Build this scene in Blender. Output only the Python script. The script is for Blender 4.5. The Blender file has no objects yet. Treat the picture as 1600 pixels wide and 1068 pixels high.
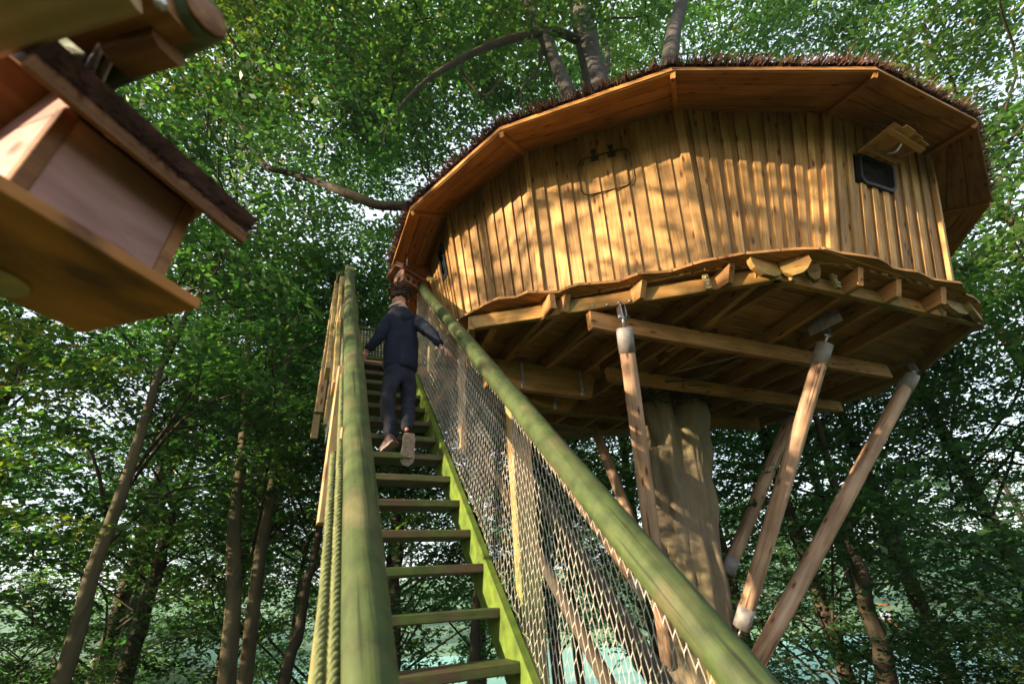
import bpy, bmesh, math, random
import numpy as np
from mathutils import Vector as V, Matrix, noise
rnd = random.Random(7)
R_ = math.radians
sc = bpy.context.scene

# ------------------------------------------------------------------ camera
F, CX, CY = 720.0, 800.0, 534.0
RT = V((0.91481274, -0.39924352, -0.06101039))
UP = V((-0.14540202, -0.46649854, 0.87248918))
FW = V((0.37679691, 0.7892933, 0.48480962))
cam = bpy.data.cameras.new('camera')
cam.sensor_width = 36; cam.lens = 36 * F / 1600
cam.clip_start = 0.02; cam.clip_end = 600
cam.dof.use_dof = True; cam.dof.focus_distance = 5.0; cam.dof.aperture_fstop = 2.6
camo = bpy.data.objects.new('camera', cam); sc.collection.objects.link(camo)
camo.matrix_world = Matrix(((RT.x, UP.x, -FW.x, 0), (RT.y, UP.y, -FW.y, 0), (RT.z, UP.z, -FW.z, 0), (0, 0, 0, 1)))
sc.camera = camo

# ------------------------------------------------------------------ sky, sun, exposure
SUN_EL, SUN_AZ = 11.0, 267.0
w = bpy.data.worlds.new('World'); sc.world = w; w.use_nodes = True
nt = w.node_tree; N = nt.nodes; L = nt.links
sky = N.new('ShaderNodeTexSky'); sky.sky_type = 'NISHITA'; sky.sun_disc = False
sky.sun_elevation = R_(SUN_EL); sky.sun_rotation = R_(SUN_AZ)
sky.air_density = 1.0; sky.dust_density = 1.5; sky.ozone_density = 1.0
tc = N.new('ShaderNodeTexCoord'); ns = N.new('ShaderNodeTexNoise'); ns.inputs['Scale'].default_value = 2.2
ns.inputs['Detail'].default_value = 5
rp = N.new('ShaderNodeValToRGB'); rp.color_ramp.elements[0].position = .25; rp.color_ramp.elements[1].position = .7
rp.color_ramp.elements[0].color = (.5, .5, .5, 1); rp.color_ramp.elements[1].color = (.95, .95, .95, 1)
mx = N.new('ShaderNodeMixRGB'); mx.inputs[2].default_value = (2.55, 2.75, 3.15, 1)
L.new(tc.outputs['Generated'], ns.inputs['Vector']); L.new(ns.outputs['Fac'], rp.inputs[0])
L.new(rp.outputs[0], mx.inputs[0]); L.new(sky.outputs[0], mx.inputs[1])
L.new(mx.outputs[0], N['Background'].inputs[0]); N['Background'].inputs[1].default_value = 0.15
sl = bpy.data.lights.new('sun', 'SUN'); sl.energy = 5.0; sl.angle = R_(0.5); sl.color = (1, .80, .56)
so = bpy.data.objects.new('sun', sl); sc.collection.objects.link(so)
SD = V((math.sin(R_(SUN_AZ)) * math.cos(R_(SUN_EL)), math.cos(R_(SUN_AZ)) * math.cos(R_(SUN_EL)), math.sin(R_(SUN_EL))))
so.rotation_euler = SD.to_track_quat('Z', 'Y').to_euler()
sc.view_settings.view_transform = 'Standard'; sc.view_settings.look = 'None'
sc.view_settings.exposure = 1.92; sc.view_settings.gamma = 1
sc.render.engine = 'CYCLES'
sc.cycles.max_bounces = 7; sc.cycles.diffuse_bounces = 4; sc.cycles.glossy_bounces = 2
sc.cycles.transmission_bounces = 4; sc.cycles.use_denoising = True
sc.cycles.caustics_reflective = False; sc.cycles.caustics_refractive = False

# ------------------------------------------------------------------ helpers
def ray(px, py):
    return RT * ((px - CX) / F) + UP * (-(py - CY) / F) + FW
def az(px, py, z): r = ray(px, py); return r * (z / r.z)
def ay(px, py, y): r = ray(px, py); return r * (y / r.y)
def ax(px, py, x): r = ray(px, py); return r * (x / r.x)
def apl(px, py, p0, n): r = ray(px, py); return r * (p0.dot(n) / r.dot(n))
WM = {}
def wm(o): return WM.get(o.name, Matrix.Identity(4)) if o else Matrix.Identity(4)
def link(name, me, M, parent=None):
    o = bpy.data.objects.new(name, me); sc.collection.objects.link(o)
    WM[o.name] = M.copy()
    if parent: o.parent = parent
    o.matrix_basis = wm(parent).inverted() @ M
    return o
def tag(o, label=None, cat=None, group=None, kind=None):
    if label: o['label'] = label
    if cat: o['category'] = cat
    if group: o['group'] = group
    if kind: o['kind'] = kind
    return o
def thing(name, loc, label, cat, group=None):
    return tag(link(name, None, Matrix.Translation(V(loc))), label, cat, group)
def mesh(name, vs, fs, mat, parent=None, smooth=False, M=None):
    me = bpy.data.meshes.new(name)
    me.from_pydata([tuple(v) for v in vs], [], fs); me.update()
    if smooth: me.polygons.foreach_set('use_smooth', [True] * len(me.polygons))
    if mat: me.materials.append(mat)
    return link(name, me, M or Matrix.Identity(4), parent)
def frame(o, x, zhint):
    x = x.normalized(); z = (zhint - x * zhint.dot(x))
    if z.length < 1e-6: z = x.orthogonal()
    z.normalize(); y = z.cross(x)
    return Matrix(((x.x, y.x, z.x, o.x), (x.y, y.y, z.y, o.y), (x.z, y.z, z.z, o.z), (0, 0, 0, 1)))
UZ = V((0, 0, 1))
def bar(name, a, b, wd, ht, mat, parent=None, up=UZ, ch=None, tip0=0, tip1=0):
    """beam from a to b (centre line), width wd, height ht along up; chamfered edges; tip* cuts the lower corner of an end"""
    a, b = V(a), V(b); Ln = (b - a).length; M = frame(a, b - a, up)
    c = min(wd, ht) * .1 if ch is None else ch
    p = [(-wd/2 + c, -ht/2), (wd/2 - c, -ht/2), (wd/2, -ht/2 + c), (wd/2, ht/2 - c), (wd/2 - c, ht/2), (-wd/2 + c, ht/2), (-wd/2, ht/2 - c), (-wd/2, -ht/2 + c)]
    vs = []
    for x, tp in ((0, tip0), (Ln, -tip1)):
        for y, z in p:
            f_ = (ht/2 - z) / ht
            xx = x + tp * max(0, (f_ - .3) / .7)
            vs.append((xx, y, z))
    fs = [(i, (i + 1) % 8, (i + 1) % 8 + 8, i + 8) for i in range(8)]
    fs += [tuple(range(7, -1, -1)), tuple(range(8, 16))]
    return mesh(name, vs, fs, mat, parent, M=M)
def plank(name, pts, th, nrm, mat, parent=None, xdir=None):
    """slab whose outer face is polygon pts, thickness th inward (against nrm)"""
    pts = [V(p) for p in pts]; nrm = nrm.normalized()
    M = frame(pts[0], xdir if xdir else pts[1] - pts[0], nrm); I = M.inverted()
    n = len(pts); a = [I @ p for p in pts]; b = [I @ (p - nrm * th) for p in pts]
    fs = [tuple(range(n)), tuple(range(2*n - 1, n - 1, -1))] + [(i, i + n, (i + 1) % n + n, (i + 1) % n) for i in range(n)]
    o = mesh(name, a + b, fs, mat, parent, M=M)
    bm = bmesh.new(); bm.from_mesh(o.data); bmesh.ops.recalc_face_normals(bm, faces=bm.faces); bm.to_mesh(o.data); bm.free()
    return o
def smoothpath(pts, rad, n=6):
    pts = [V(p) for p in pts]; P = []; Q = []
    for i in range(len(pts) - 1):
        p0 = pts[max(0, i-1)]; p1 = pts[i]; p2 = pts[i+1]; p3 = pts[min(len(pts)-1, i+2)]
        for k in range(n):
            t = k / n
            P.append(.5 * ((2*p1) + (p2-p0)*t + (2*p0-5*p1+4*p2-p3)*t*t + (3*p1-p0-3*p2+p3)*t**3))
            Q.append(rad[i] + (rad[i+1]-rad[i]) * t)
    P.append(pts[-1]); Q.append(rad[-1])
    return P, Q
def tubedata(P, Q, seg=10, wob=0.0, sd=0, base=0, cap=True):
    vs, fs = [], []
    T = (P[1]-P[0]).normalized(); U = T.orthogonal().normalized()
    for i, p in enumerate(P):
        t = (P[min(i+1, len(P)-1)] - P[max(i-1, 0)]).normalized()
        U = (U - t * U.dot(t)).normalized(); W_ = t.cross(U)
        for k in range(seg):
            a = 2*math.pi*k/seg
            r = Q[i]
            if wob: r *= 1 + wob * noise.noise(V((math.cos(a)*1.3 + sd, math.sin(a)*1.3, p.length * .9)))
            vs.append(p + (U*math.cos(a) + W_*math.sin(a)) * r)
    for i in range(len(P)-1):
        for k in range(seg):
            a = i*seg+k+base; b = i*seg+(k+1) % seg+base
            fs.append((a, b, b+seg, a+seg))
    if cap:
        fs.append(tuple(base+seg-1-k for k in range(seg))); fs.append(tuple(base+(len(P)-1)*seg+k for k in range(seg)))
    return vs, fs
def tube(name, pts, rad, mat, parent=None, seg=12, n=6, wob=0.0, sd=0, local=True):
    if not isinstance(rad, (list, tuple)): rad = [rad] * len(pts)
    P, Q = smoothpath(pts, rad, n)
    M = frame(P[0], P[-1]-P[0], V((.3, .2, 1))) if local else Matrix.Identity(4)
    I = M.inverted()
    vs, fs = tubedata([I @ p for p in P], Q, seg, wob, sd)
    return mesh(name, vs, fs, mat, parent, smooth=True, M=M)
def multitube(name, tubes, mat, parent=None, seg=5, n=4, wob=0.0):
    vs, fs = [], []
    for i, (pts, rad) in enumerate(tubes):
        if not isinstance(rad, (list, tuple)): rad = [rad]*len(pts)
        P, Q = smoothpath(pts, rad, n)
        v, f = tubedata(P, Q, seg, wob, i, len(vs)); vs += v; fs += f
    return mesh(name, vs, fs, mat, parent, smooth=True)
def npmesh(name, co, quads, mat):
    """co (n,3) float, quads (m,4) int"""
    me = bpy.data.meshes.new(name); k = quads.shape[1]
    me.vertices.add(len(co)); me.vertices.foreach_set('co', co.astype(np.float32).ravel())
    me.loops.add(quads.size); me.loops.foreach_set('vertex_index', quads.astype(np.int32).ravel())
    me.polygons.add(len(quads)); me.polygons.foreach_set('loop_start', np.arange(0, quads.size, k, dtype=np.int32))
    me.update(calc_edges=True); me.validate()
    if mat: me.materials.append(mat)
    return me

# ------------------------------------------------------------------ materials
def newmat(name):
    m = bpy.data.materials.new(name); m.use_nodes = True; nt = m.node_tree
    return m, nt, nt.nodes, nt.links, nt.nodes['Principled BSDF']
def ramp(N, pts):
    r = N.new('ShaderNodeValToRGB'); e = r.color_ramp.elements
    e[0].position, e[0].color = pts[0][0], (*pts[0][1], 1)
    e[1].position, e[1].color = pts[-1][0], (*pts[-1][1], 1)
    for p, c in pts[1:-1]:
        x = e.new(p); x.color = (*c, 1)
    return r
def wood(name, dark, mid, light, grain=22, rough=.65, knots=True, tint=.35, stretch=1.2, moss=None, mossamt=.5, mossscale=1.5, bump=.25):
    m, nt, N, L, P = newmat(name)
    tc = N.new('ShaderNodeTexCoord'); oi = N.new('ShaderNodeObjectInfo')
    off = N.new('ShaderNodeVectorMath'); off.operation = 'ADD'
    sc3 = N.new('ShaderNodeVectorMath'); sc3.operation = 'SCALE'; sc3.inputs['Scale'].default_value = 31.0
    cmb = N.new('ShaderNodeCombineXYZ')
    for i in range(3): L.new(oi.outputs['Random'], cmb.inputs[i])
    L.new(cmb.outputs[0], sc3.inputs[0]); L.new(tc.outputs['Object'], off.inputs[0]); L.new(sc3.outputs[0], off.inputs[1])
    mp = N.new('ShaderNodeMapping'); mp.inputs['Scale'].default_value = (stretch, grain, grain)
    L.new(off.outputs[0], mp.inputs[0])
    n1 = N.new('ShaderNodeTexNoise'); n1.inputs['Scale'].default_value = 1.6; n1.inputs['Detail'].default_value = 6; n1.inputs['Distortion'].default_value = .8
    L.new(mp.outputs[0], n1.inputs['Vector'])
    r = ramp(N, [(.3, dark), (.5, mid), (.72, light)]); L.new(n1.outputs['Fac'], r.inputs[0])
    # board tone
    hs = N.new('ShaderNodeHueSaturation'); mr = N.new('ShaderNodeMapRange')
    mr.inputs['To Min'].default_value = 1 - tint; mr.inputs['To Max'].default_value = 1 + tint * .8
    L.new(oi.outputs['Random'], mr.inputs['Value']); L.new(mr.outputs[0], hs.inputs['Value']); L.new(r.outputs[0], hs.inputs['Color'])
    n2 = N.new('ShaderNodeTexNoise'); n2.inputs['Scale'].default_value = 1.7; n2.inputs['Detail'].default_value = 4
    L.new(off.outputs[0], n2.inputs['Vector'])
    r2 = ramp(N, [(.35, (.62, .6, .55)), (.6, (1, 1, 1))]); L.new(n2.outputs['Fac'], r2.inputs[0])
    mu = N.new('ShaderNodeMixRGB'); mu.blend_type = 'MULTIPLY'; mu.inputs[0].default_value = 1
    L.new(hs.outputs[0], mu.inputs[1]); L.new(r2.outputs[0], mu.inputs[2]); col = mu.outputs[0]
    if knots:
        mk = N.new('ShaderNodeMapping'); mk.inputs['Scale'].default_value = (2.6, 8, 8)
        L.new(off.outputs[0], mk.inputs[0])
        vo = N.new('ShaderNodeTexVoronoi'); vo.inputs['Scale'].default_value = 1.25; L.new(mk.outputs[0], vo.inputs['Vector'])
        rk = ramp(N, [(.07, (.16, .06, .025)), (.13, (.6, .42, .3)), (.2, (1, 1, 1))]); L.new(vo.outputs['Distance'], rk.inputs[0])
        mk2 = N.new('ShaderNodeMixRGB'); mk2.blend_type = 'MULTIPLY'; mk2.inputs[0].default_value = .9
        L.new(col, mk2.inputs[1]); L.new(rk.outputs[0], mk2.inputs[2]); col = mk2.outputs[0]
    if moss:
        n3 = N.new('ShaderNodeTexNoise'); n3.inputs['Scale'].default_value = mossscale; n3.inputs['Detail'].default_value = 7; n3.inputs['Roughness'].default_value = .65
        L.new(off.outputs[0], n3.inputs['Vector'])
        a = .72 - mossamt * .5
        r3 = ramp(N, [(a - .12, (0, 0, 0)), (a + .1, (1, 1, 1))]); L.new(n3.outputs['Fac'], r3.inputs[0])
        n4 = N.new('ShaderNodeTexNoise'); n4.inputs['Scale'].default_value = 14; n4.inputs['Detail'].default_value = 5
        L.new(off.outputs[0], n4.inputs['Vector'])
        r4 = ramp(N, [(.3, tuple(c*.55 for c in moss)), (.7, tuple(c*1.35 for c in moss))]); L.new(n4.outputs['Fac'], r4.inputs[0])
        mm = N.new('ShaderNodeMixRGB'); L.new(r3.outputs[0], mm.inputs[0]); L.new(col, mm.inputs[1]); L.new(r4.outputs[0], mm.inputs[2]); col = mm.outputs[0]
    if name in ('mossy_rail', 'pole_larch'):
        mc = N.new('ShaderNodeMapping'); mc.inputs['Scale'].default_value = (.9, 30, 30); L.new(off.outputs[0], mc.inputs[0])
        nc = N.new('ShaderNodeTexNoise'); nc.inputs['Scale'].default_value = 1.3; nc.inputs['Detail'].default_value = 3; L.new(mc.outputs[0], nc.inputs['Vector'])
        rc = ramp(N, [(.33, (.35, .3, .25)), (.38, (1, 1, 1))]); L.new(nc.outputs['Fac'], rc.inputs[0])
        m5 = N.new('ShaderNodeMixRGB'); m5.blend_type = 'MULTIPLY'; m5.inputs[0].default_value = .85; L.new(col, m5.inputs[1]); L.new(rc.outputs[0], m5.inputs[2]); col = m5.outputs[0]
    L.new(col, P.inputs['Base Color']); P.inputs['Roughness'].default_value = rough
    P.inputs['Specular IOR Level'].default_value = .3
    bp = N.new('ShaderNodeBump'); bp.inputs['Strength'].default_value = bump; bp.inputs['Distance'].default_value = .01
    L.new(n1.outputs['Fac'], bp.inputs['Height']); L.new(bp.outputs[0], P.inputs['Normal'])
    return m
def plain(name, col, rough=.6, metal=0, var=.25, scale=12, bump=.0):
    m, nt, N, L, P = newmat(name)
    n1 = N.new('ShaderNodeTexNoise'); n1.inputs['Scale'].default_value = scale; n1.inputs['Detail'].default_value = 5
    tc = N.new('ShaderNodeTexCoord'); L.new(tc.outputs['Object'], n1.inputs['Vector'])
    r = ramp(N, [(.3, tuple(c*(1-var) for c in col)), (.7, tuple(min(1, c*(1+var)) for c in col))])
    L.new(n1.outputs['Fac'], r.inputs[0]); L.new(r.outputs[0], P.inputs['Base Color'])
    P.inputs['Roughness'].default_value = rough; P.inputs['Metallic'].default_value = metal
    P.inputs['Specular IOR Level'].default_value = .3
    if bump:
        bp = N.new('ShaderNodeBump'); bp.inputs['Strength'].default_value = bump; bp.inputs['Distance'].default_value = .02
        L.new(n1.outputs['Fac'], bp.inputs['Height']); L.new(bp.outputs[0], P.inputs['Normal'])
    return m
def leafmat(name, c1, c2, c3, tr=.5, accent=None):
    m, nt, N, L, P = newmat(name)
    N.remove(P); out = N['Material Output']
    ge = N.new('ShaderNodeNewGeometry'); n1 = N.new('ShaderNodeTexNoise'); n1.inputs['Scale'].default_value = .55; n1.inputs['Detail'].default_value = 3
    L.new(ge.outputs['Position'], n1.inputs['Vector'])
    r = ramp(N, [(.30, c1), (.5, c2), (.72, c3)]); 
    oi = N.new('ShaderNodeObjectInfo'); n1.inputs['Scale'].default_value = .8
    wn = N.new('ShaderNodeMath'); wn.operation = 'MULTIPLY_ADD'; wn.inputs[1].default_value = .30
    ad = N.new('ShaderNodeMath'); ad.operation = 'MULTIPLY_ADD'; ad.inputs[1].default_value = 1.5; ad.inputs[2].default_value = -.40
    L.new(n1.outputs['Fac'], ad.inputs[0]); L.new(ge.outputs['Random Per Island'], wn.inputs[0]); L.new(ad.outputs[0], wn.inputs[2])
    L.new(wn.outputs[0], r.inputs[0])
    hv = N.new('ShaderNodeHueSaturation'); mv = N.new('ShaderNodeMapRange'); mv.inputs['To Min'].default_value = .7; mv.inputs['To Max'].default_value = 1.35
    mh = N.new('ShaderNodeMapRange'); mh.inputs['To Min'].default_value = .525; mh.inputs['To Max'].default_value = .475
    L.new(oi.outputs['Random'], mv.inputs['Value']); L.new(oi.outputs['Random'], mh.inputs['Value']); hv.inputs['Saturation'].default_value = .92
    L.new(mv.outputs[0], hv.inputs['Value']); L.new(mh.outputs[0], hv.inputs['Hue']); L.new(r.outputs[0], hv.inputs['Color']); col = hv.outputs[0]
    if accent:
        gt = N.new('ShaderNodeMath'); gt.operation = 'GREATER_THAN'; gt.inputs[1].default_value = .955
        L.new(ge.outputs['Random Per Island'], gt.inputs[0])
        mm = N.new('ShaderNodeMixRGB'); mm.inputs[2].default_value = (*accent, 1)
        L.new(gt.outputs[0], mm.inputs[0]); L.new(col, mm.inputs[1]); col = mm.outputs[0]
    d = N.new('ShaderNodeBsdfDiffuse'); t = N.new('ShaderNodeBsdfTranslucent'); g = N.new('ShaderNodeBsdfGlossy'); g.inputs['Roughness'].default_value = .45
    g.inputs['Color'].default_value = (.8, .9, .8, 1)
    L.new(col, d.inputs['Color'])
    br = N.new('ShaderNodeMixRGB'); br.blend_type = 'MULTIPLY'; br.inputs[0].default_value = 1; br.inputs[2].default_value = (1.8, 2.25, .8, 1)
    L.new(col, br.inputs[1]); L.new(br.outputs[0], t.inputs['Color'])
    a = N.new('ShaderNodeMixShader'); a.inputs[0].default_value = tr; L.new(d.outputs[0], a.inputs[1]); L.new(t.outputs[0], a.inputs[2])
    b = N.new('ShaderNodeMixShader'); b.inputs[0].default_value = .06; L.new(a.outputs[0], b.inputs[1]); L.new(g.outputs[0], b.inputs[2])
    L.new(b.outputs[0], out.inputs['Surface'])
    return m

M_wall = wood('wall_pine', (.25, .125, .038), (.41, .225, .075), (.52, .31, .115), grain=20, tint=.30)
M_soffit = wood('soffit_pine', (.27, .11, .024), (.40, .175, .040), (.49, .235, .062), grain=16, tint=.2)
M_deck = wood('deck_pine', (.27, .125, .038), (.41, .20, .065), (.51, .27, .092), grain=18, tint=.25)
M_beam = wood('beam_pine', (.26, .12, .03), (.38, .19, .05), (.46, .25, .075), grain=14, tint=.18, moss=(.15, .12, .03), mossamt=.3)
M_pole = wood('pole_larch', (.25, .14, .08), (.39, .24, .145), (.52, .36, .24), grain=9, tint=.15, stretch=.8)
M_rail = wood('mossy_rail', (.065, .058, .028), (.115, .10, .045), (.19, .165, .08), grain=9, knots=True, tint=.1, stretch=.6, moss=(.040, .060, .015), mossamt=.64, mossscale=5, bump=.8)
M_tread = wood('mossy_tread', (.055, .034, .016), (.095, .060, .030), (.145, .095, .05), grain=14, tint=.2, moss=(.05, .075, .012), mossamt=.42, mossscale=4, bump=.5)
M_string = wood('mossy_stringer', (.14, .12, .03), (.2, .2, .04), (.25, .26, .05), grain=10, knots=False, tint=.1, moss=(.08, .125, .012), mossamt=.72, mossscale=2)
M_post = wood('stair_post', (.24, .14, .06), (.34, .21, .095), (.44, .29, .14), grain=14, tint=.15, moss=(.16, .17, .04), mossamt=.35)
M_bird = wood('birdhouse_panel', (.25, .12, .095), (.36, .185, .155), (.45, .26, .225), grain=14, tint=.05, stretch=2)
M_birdtrim = wood('birdhouse_trim', (.14, .055, .02), (.24, .10, .035), (.33, .16, .06), grain=20, tint=.1)
M_birdbase = wood('birdhouse_base', (.10, .04, .014), (.34, .135, .03), (.46, .19, .045), grain=6, tint=.02, stretch=3)
M_birdplate = plain('birdhouse_disc', (.30, .24, .12), .5, scale=8)
M_metal = plain('galvanised_steel', (.45, .44, .43), .4, .9, .3, 20)
M_cap = plain('aluminium_sleeve', (.25, .225, .21), .65, .1, .3, 9)
M_black = plain('black_iron', (.02, .02, .022), .5, .3)
M_gap = plain('hatch_shadow_gap', (.05, .028, .012), .9)
M_rope = plain('net_twine', (.58, .53, .43), .9, 0, .3, 9)
M_gropes = plain('green_rope', (.12, .135, .055), .95, 0, .3, 60, .4)
M_thatch = plain('heather_thatch', (.075, .034, .026), .95, 0, .5, 25)
M_thatchtip = plain('thatch_tip', (.16, .06, .035), .95, 0, .5, 25)
M_glass, _nt, _N, _L, _P = newmat('dark_glass'); _P.inputs['Base Color'].default_value = (.015, .02, .025, 1); _P.inputs['Roughness'].default_value = .04; _P.inputs['Specular IOR Level'].default_value = .8
M_leaf1 = leafmat('beech_leaf', (.030, .074, .018), (.046, .112, .026), (.080, .155, .036), .55, (.17, .14, .025))
M_leaf2 = leafmat('shade_leaf', (.022, .068, .022), (.038, .110, .032), (.065, .15, .040), .55)
M_leaf3 = leafmat('yellow_leaf', (.05, .085, .014), (.095, .135, .02), (.17, .17, .03), .55, (.24, .15, .03))
def bark(name, c, scale=3, stretch=.35):
    m, nt, N, L, P = newmat(name)
    tc = N.new('ShaderNodeTexCoord'); mp = N.new('ShaderNodeMapping'); mp.inputs['Scale'].default_value = (1, 1, stretch)
    L.new(tc.outputs['Object'], mp.inputs[0])
    n1 = N.new('ShaderNodeTexNoise'); n1.inputs['Scale'].default_value = scale; n1.inputs['Detail'].default_value = 8; n1.inputs['Roughness'].default_value = .65; n1.inputs['Distortion'].default_value = .6
    L.new(mp.outputs[0], n1.inputs['Vector'])
    r = ramp(N, [(.28, tuple(x*.45 for x in c)), (.5, c), (.72, tuple(x*1.45 for x in c))]); L.new(n1.outputs['Fac'], r.inputs[0])
    n2 = N.new('ShaderNodeTexNoise'); n2.inputs['Scale'].default_value = .9; n2.inputs['Detail'].default_value = 5; L.new(tc.outputs['Object'], n2.inputs['Vector'])
    r2 = ramp(N, [(.45, (0, 0, 0)), (.68, (.6, .6, .6))]); L.new(n2.outputs['Fac'], r2.inputs[0])
    mm = N.new('ShaderNodeMixRGB'); mm.inputs[2].default_value = (c[0]*.65, c[1]*.78, c[2]*.45, 1)
    L.new(r2.outputs[0], mm.inputs[0]); L.new(r.outputs[0], mm.inputs[1]); L.new(mm.outputs[0], P.inputs['Base Color'])
    P.inputs['Roughness'].default_value = .85; P.inputs['Specular IOR Level'].default_value = .2
    bp = N.new('ShaderNodeBump'); bp.inputs['Strength'].default_value = .6; bp.inputs['Distance'].default_value = .03
    L.new(n1.outputs['Fac'], bp.inputs['Height']); L.new(bp.outputs[0], P.inputs['Normal'])
    return m
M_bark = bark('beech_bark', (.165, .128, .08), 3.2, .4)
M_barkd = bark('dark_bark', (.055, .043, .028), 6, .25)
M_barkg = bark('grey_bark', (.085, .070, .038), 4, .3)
M_barkl = bark('limb_bark', (.060, .054, .052), 4, .5)

# ------------------------------------------------------------------ ground, lake, far meadow
ZG, ZL = -1.7, -3.0
def gz(x, y):
    d = math.hypot(x, y)
    left = max(0, min(1, -x / 4)) if y > 0 else 1
    t = max(0, min(1, (d - 6) / 8)); t = t*t*(3-2*t)
    z = ZG - t * (1.8 - 2.3*left)
    z += .10 * noise.noise(V((x*.35, y*.35, 0))) + .25 * noise.noise(V((x*.08, y*.08, 3)))
    if d > 36:
        z = max(z, -3.3) if False else z
        u = min(1, (d - 36) / 60); z = z * (1 - u) + (-3.0 + 6.5 * u) * u + (1-u) * 0
    if d > 33 and left < .99: z = z + min(1, (d-33)/5) * .75 * (1-left)
    return z
vs, fs = [], []
rings = [0, 1.5, 3, 4.5, 6, 7.5, 9, 10.5, 12, 14, 16, 18, 21, 24, 27, 30, 33, 34.5, 36, 38, 41, 45, 50, 58, 68, 80, 100, 140, 220, 400]
NA = 96
for r in rings:
    for k in range(NA):
        a = 2*math.pi*k/NA; vs.append((r*math.cos(a), r*math.sin(a), gz(r*math.cos(a), r*math.sin(a))))
for i in range(len(rings)-1):
    for k in range(NA):
        fs.append((i*NA+k, (i+1)*NA+k, (i+1)*NA+(k+1) % NA, i*NA+(k+1) % NA))
mg, nt, N, L, P = newmat('forest_floor_and_meadow')
ge = N.new('ShaderNodeNewGeometry'); n1 = N.new('ShaderNodeTexNoise'); n1.inputs['Scale'].default_value = 1.2; n1.inputs['Detail'].default_value = 8
L.new(ge.outputs['Position'], n1.inputs['Vector'])
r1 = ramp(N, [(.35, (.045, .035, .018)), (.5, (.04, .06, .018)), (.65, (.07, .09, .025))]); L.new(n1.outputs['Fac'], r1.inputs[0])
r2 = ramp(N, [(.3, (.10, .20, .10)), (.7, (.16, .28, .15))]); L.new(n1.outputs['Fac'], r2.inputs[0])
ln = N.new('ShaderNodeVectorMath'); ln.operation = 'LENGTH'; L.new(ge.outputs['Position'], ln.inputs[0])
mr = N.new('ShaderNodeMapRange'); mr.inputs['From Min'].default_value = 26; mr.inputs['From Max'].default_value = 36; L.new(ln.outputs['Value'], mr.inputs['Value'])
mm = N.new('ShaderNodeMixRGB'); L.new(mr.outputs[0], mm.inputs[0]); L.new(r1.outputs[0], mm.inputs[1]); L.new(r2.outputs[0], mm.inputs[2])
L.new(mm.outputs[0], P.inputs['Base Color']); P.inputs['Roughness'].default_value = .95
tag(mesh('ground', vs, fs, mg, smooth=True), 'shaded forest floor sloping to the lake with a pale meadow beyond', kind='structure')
# lake with duckweed
ml, nt, N, L, P = newmat('duckweed_lake')
ge = N.new('ShaderNodeNewGeometry'); n1 = N.new('ShaderNodeTexNoise'); n1.inputs['Scale'].default_value = .35; n1.inputs['Detail'].default_value = 6
L.new(ge.outputs['Position'], n1.inputs['Vector'])
r1 = ramp(N, [(.3, (.16, .40, .28)), (.7, (.22, .50, .36))]); L.new(n1.outputs['Fac'], r1.inputs[0]); L.new(r1.outputs[0], P.inputs['Base Color'])
P.inputs['Roughness'].default_value = .35
vs = [(0, 0, 0)]; 
pl = []
for k in range(48):
    a = R_(-8 + k * 94 / 47)       # azimuth from +Y towards +X
    pl.append((a, 12.5 + .8*math.sin(k*.9)))
for k in range(47, -1, -1):
    a = R_(-8 + k * 94 / 47); pl.append((a, 37 + 1.5*math.sin(k*.7)))
vs = [(r*math.sin(a), r*math.cos(a), ZL) for a, r in pl]
fs = [(i, 95-i, 94-i, i+1) for i in range(47)]
tag(mesh('lake', vs, fs, ml), 'flat mint green lake seen between the trunks', kind='structure')

# ------------------------------------------------------------------ treehouse
TH = thing('treehouse', (4.4, 4.3, 2.6), 'round wooden treehouse of vertical pine boards on a raised wavy edged platform', 'treehouse')
ZD = 2.62
CEN = V((4.5, 4.2, 0))
tops = [az(671, 414, 4.42), az(701, 334, 4.42), az(822, 239, 4.42), az(1056, 172, 4.42), az(1285, 178, 4.42), az(1447, 240, 4.42),
        V((7.65, 2.35, 4.42)), V((7.95, 3.9, 4.42)), V((7.35, 5.4, 4.42)), V((5.9, 6.4, 4.42)), V((4.1, 6.9, 4.42)), V((2.4, 6.5, 4.42))]
bots = [az(697, 520, ZD), az(727, 512, ZD), az(850, 470, ZD), az(1101, 418, ZD), az(1298, 407, ZD), az(1483, 452, ZD)]
for t in tops[6:]:
    q = CEN + (t - CEN) * .93; bots.append(V((q.x, q.y, ZD)))
NF = len(tops)
def bil(f, s, h, o=0):
    b0, b1, t0, t1 = bots[f], bots[(f+1) % NF], tops[f], tops[(f+1) % NF]
    n = nfac(f)
    return (b0*(1-s) + b1*s)*(1-h) + (t0*(1-s)+t1*s)*h + n*o
def nfac(f):
    b0, b1, t0 = bots[f], bots[(f+1) % NF], tops[f]
    n = (b1-b0).cross(t0-b0).normalized()
    if n.dot(CEN - b0) > 0 and True:
        c = V((CEN.x-b0.x, CEN.y-b0.y, 0))
        if n.x*c.x+n.y*c.y > 0: n = -n
    return n
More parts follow.
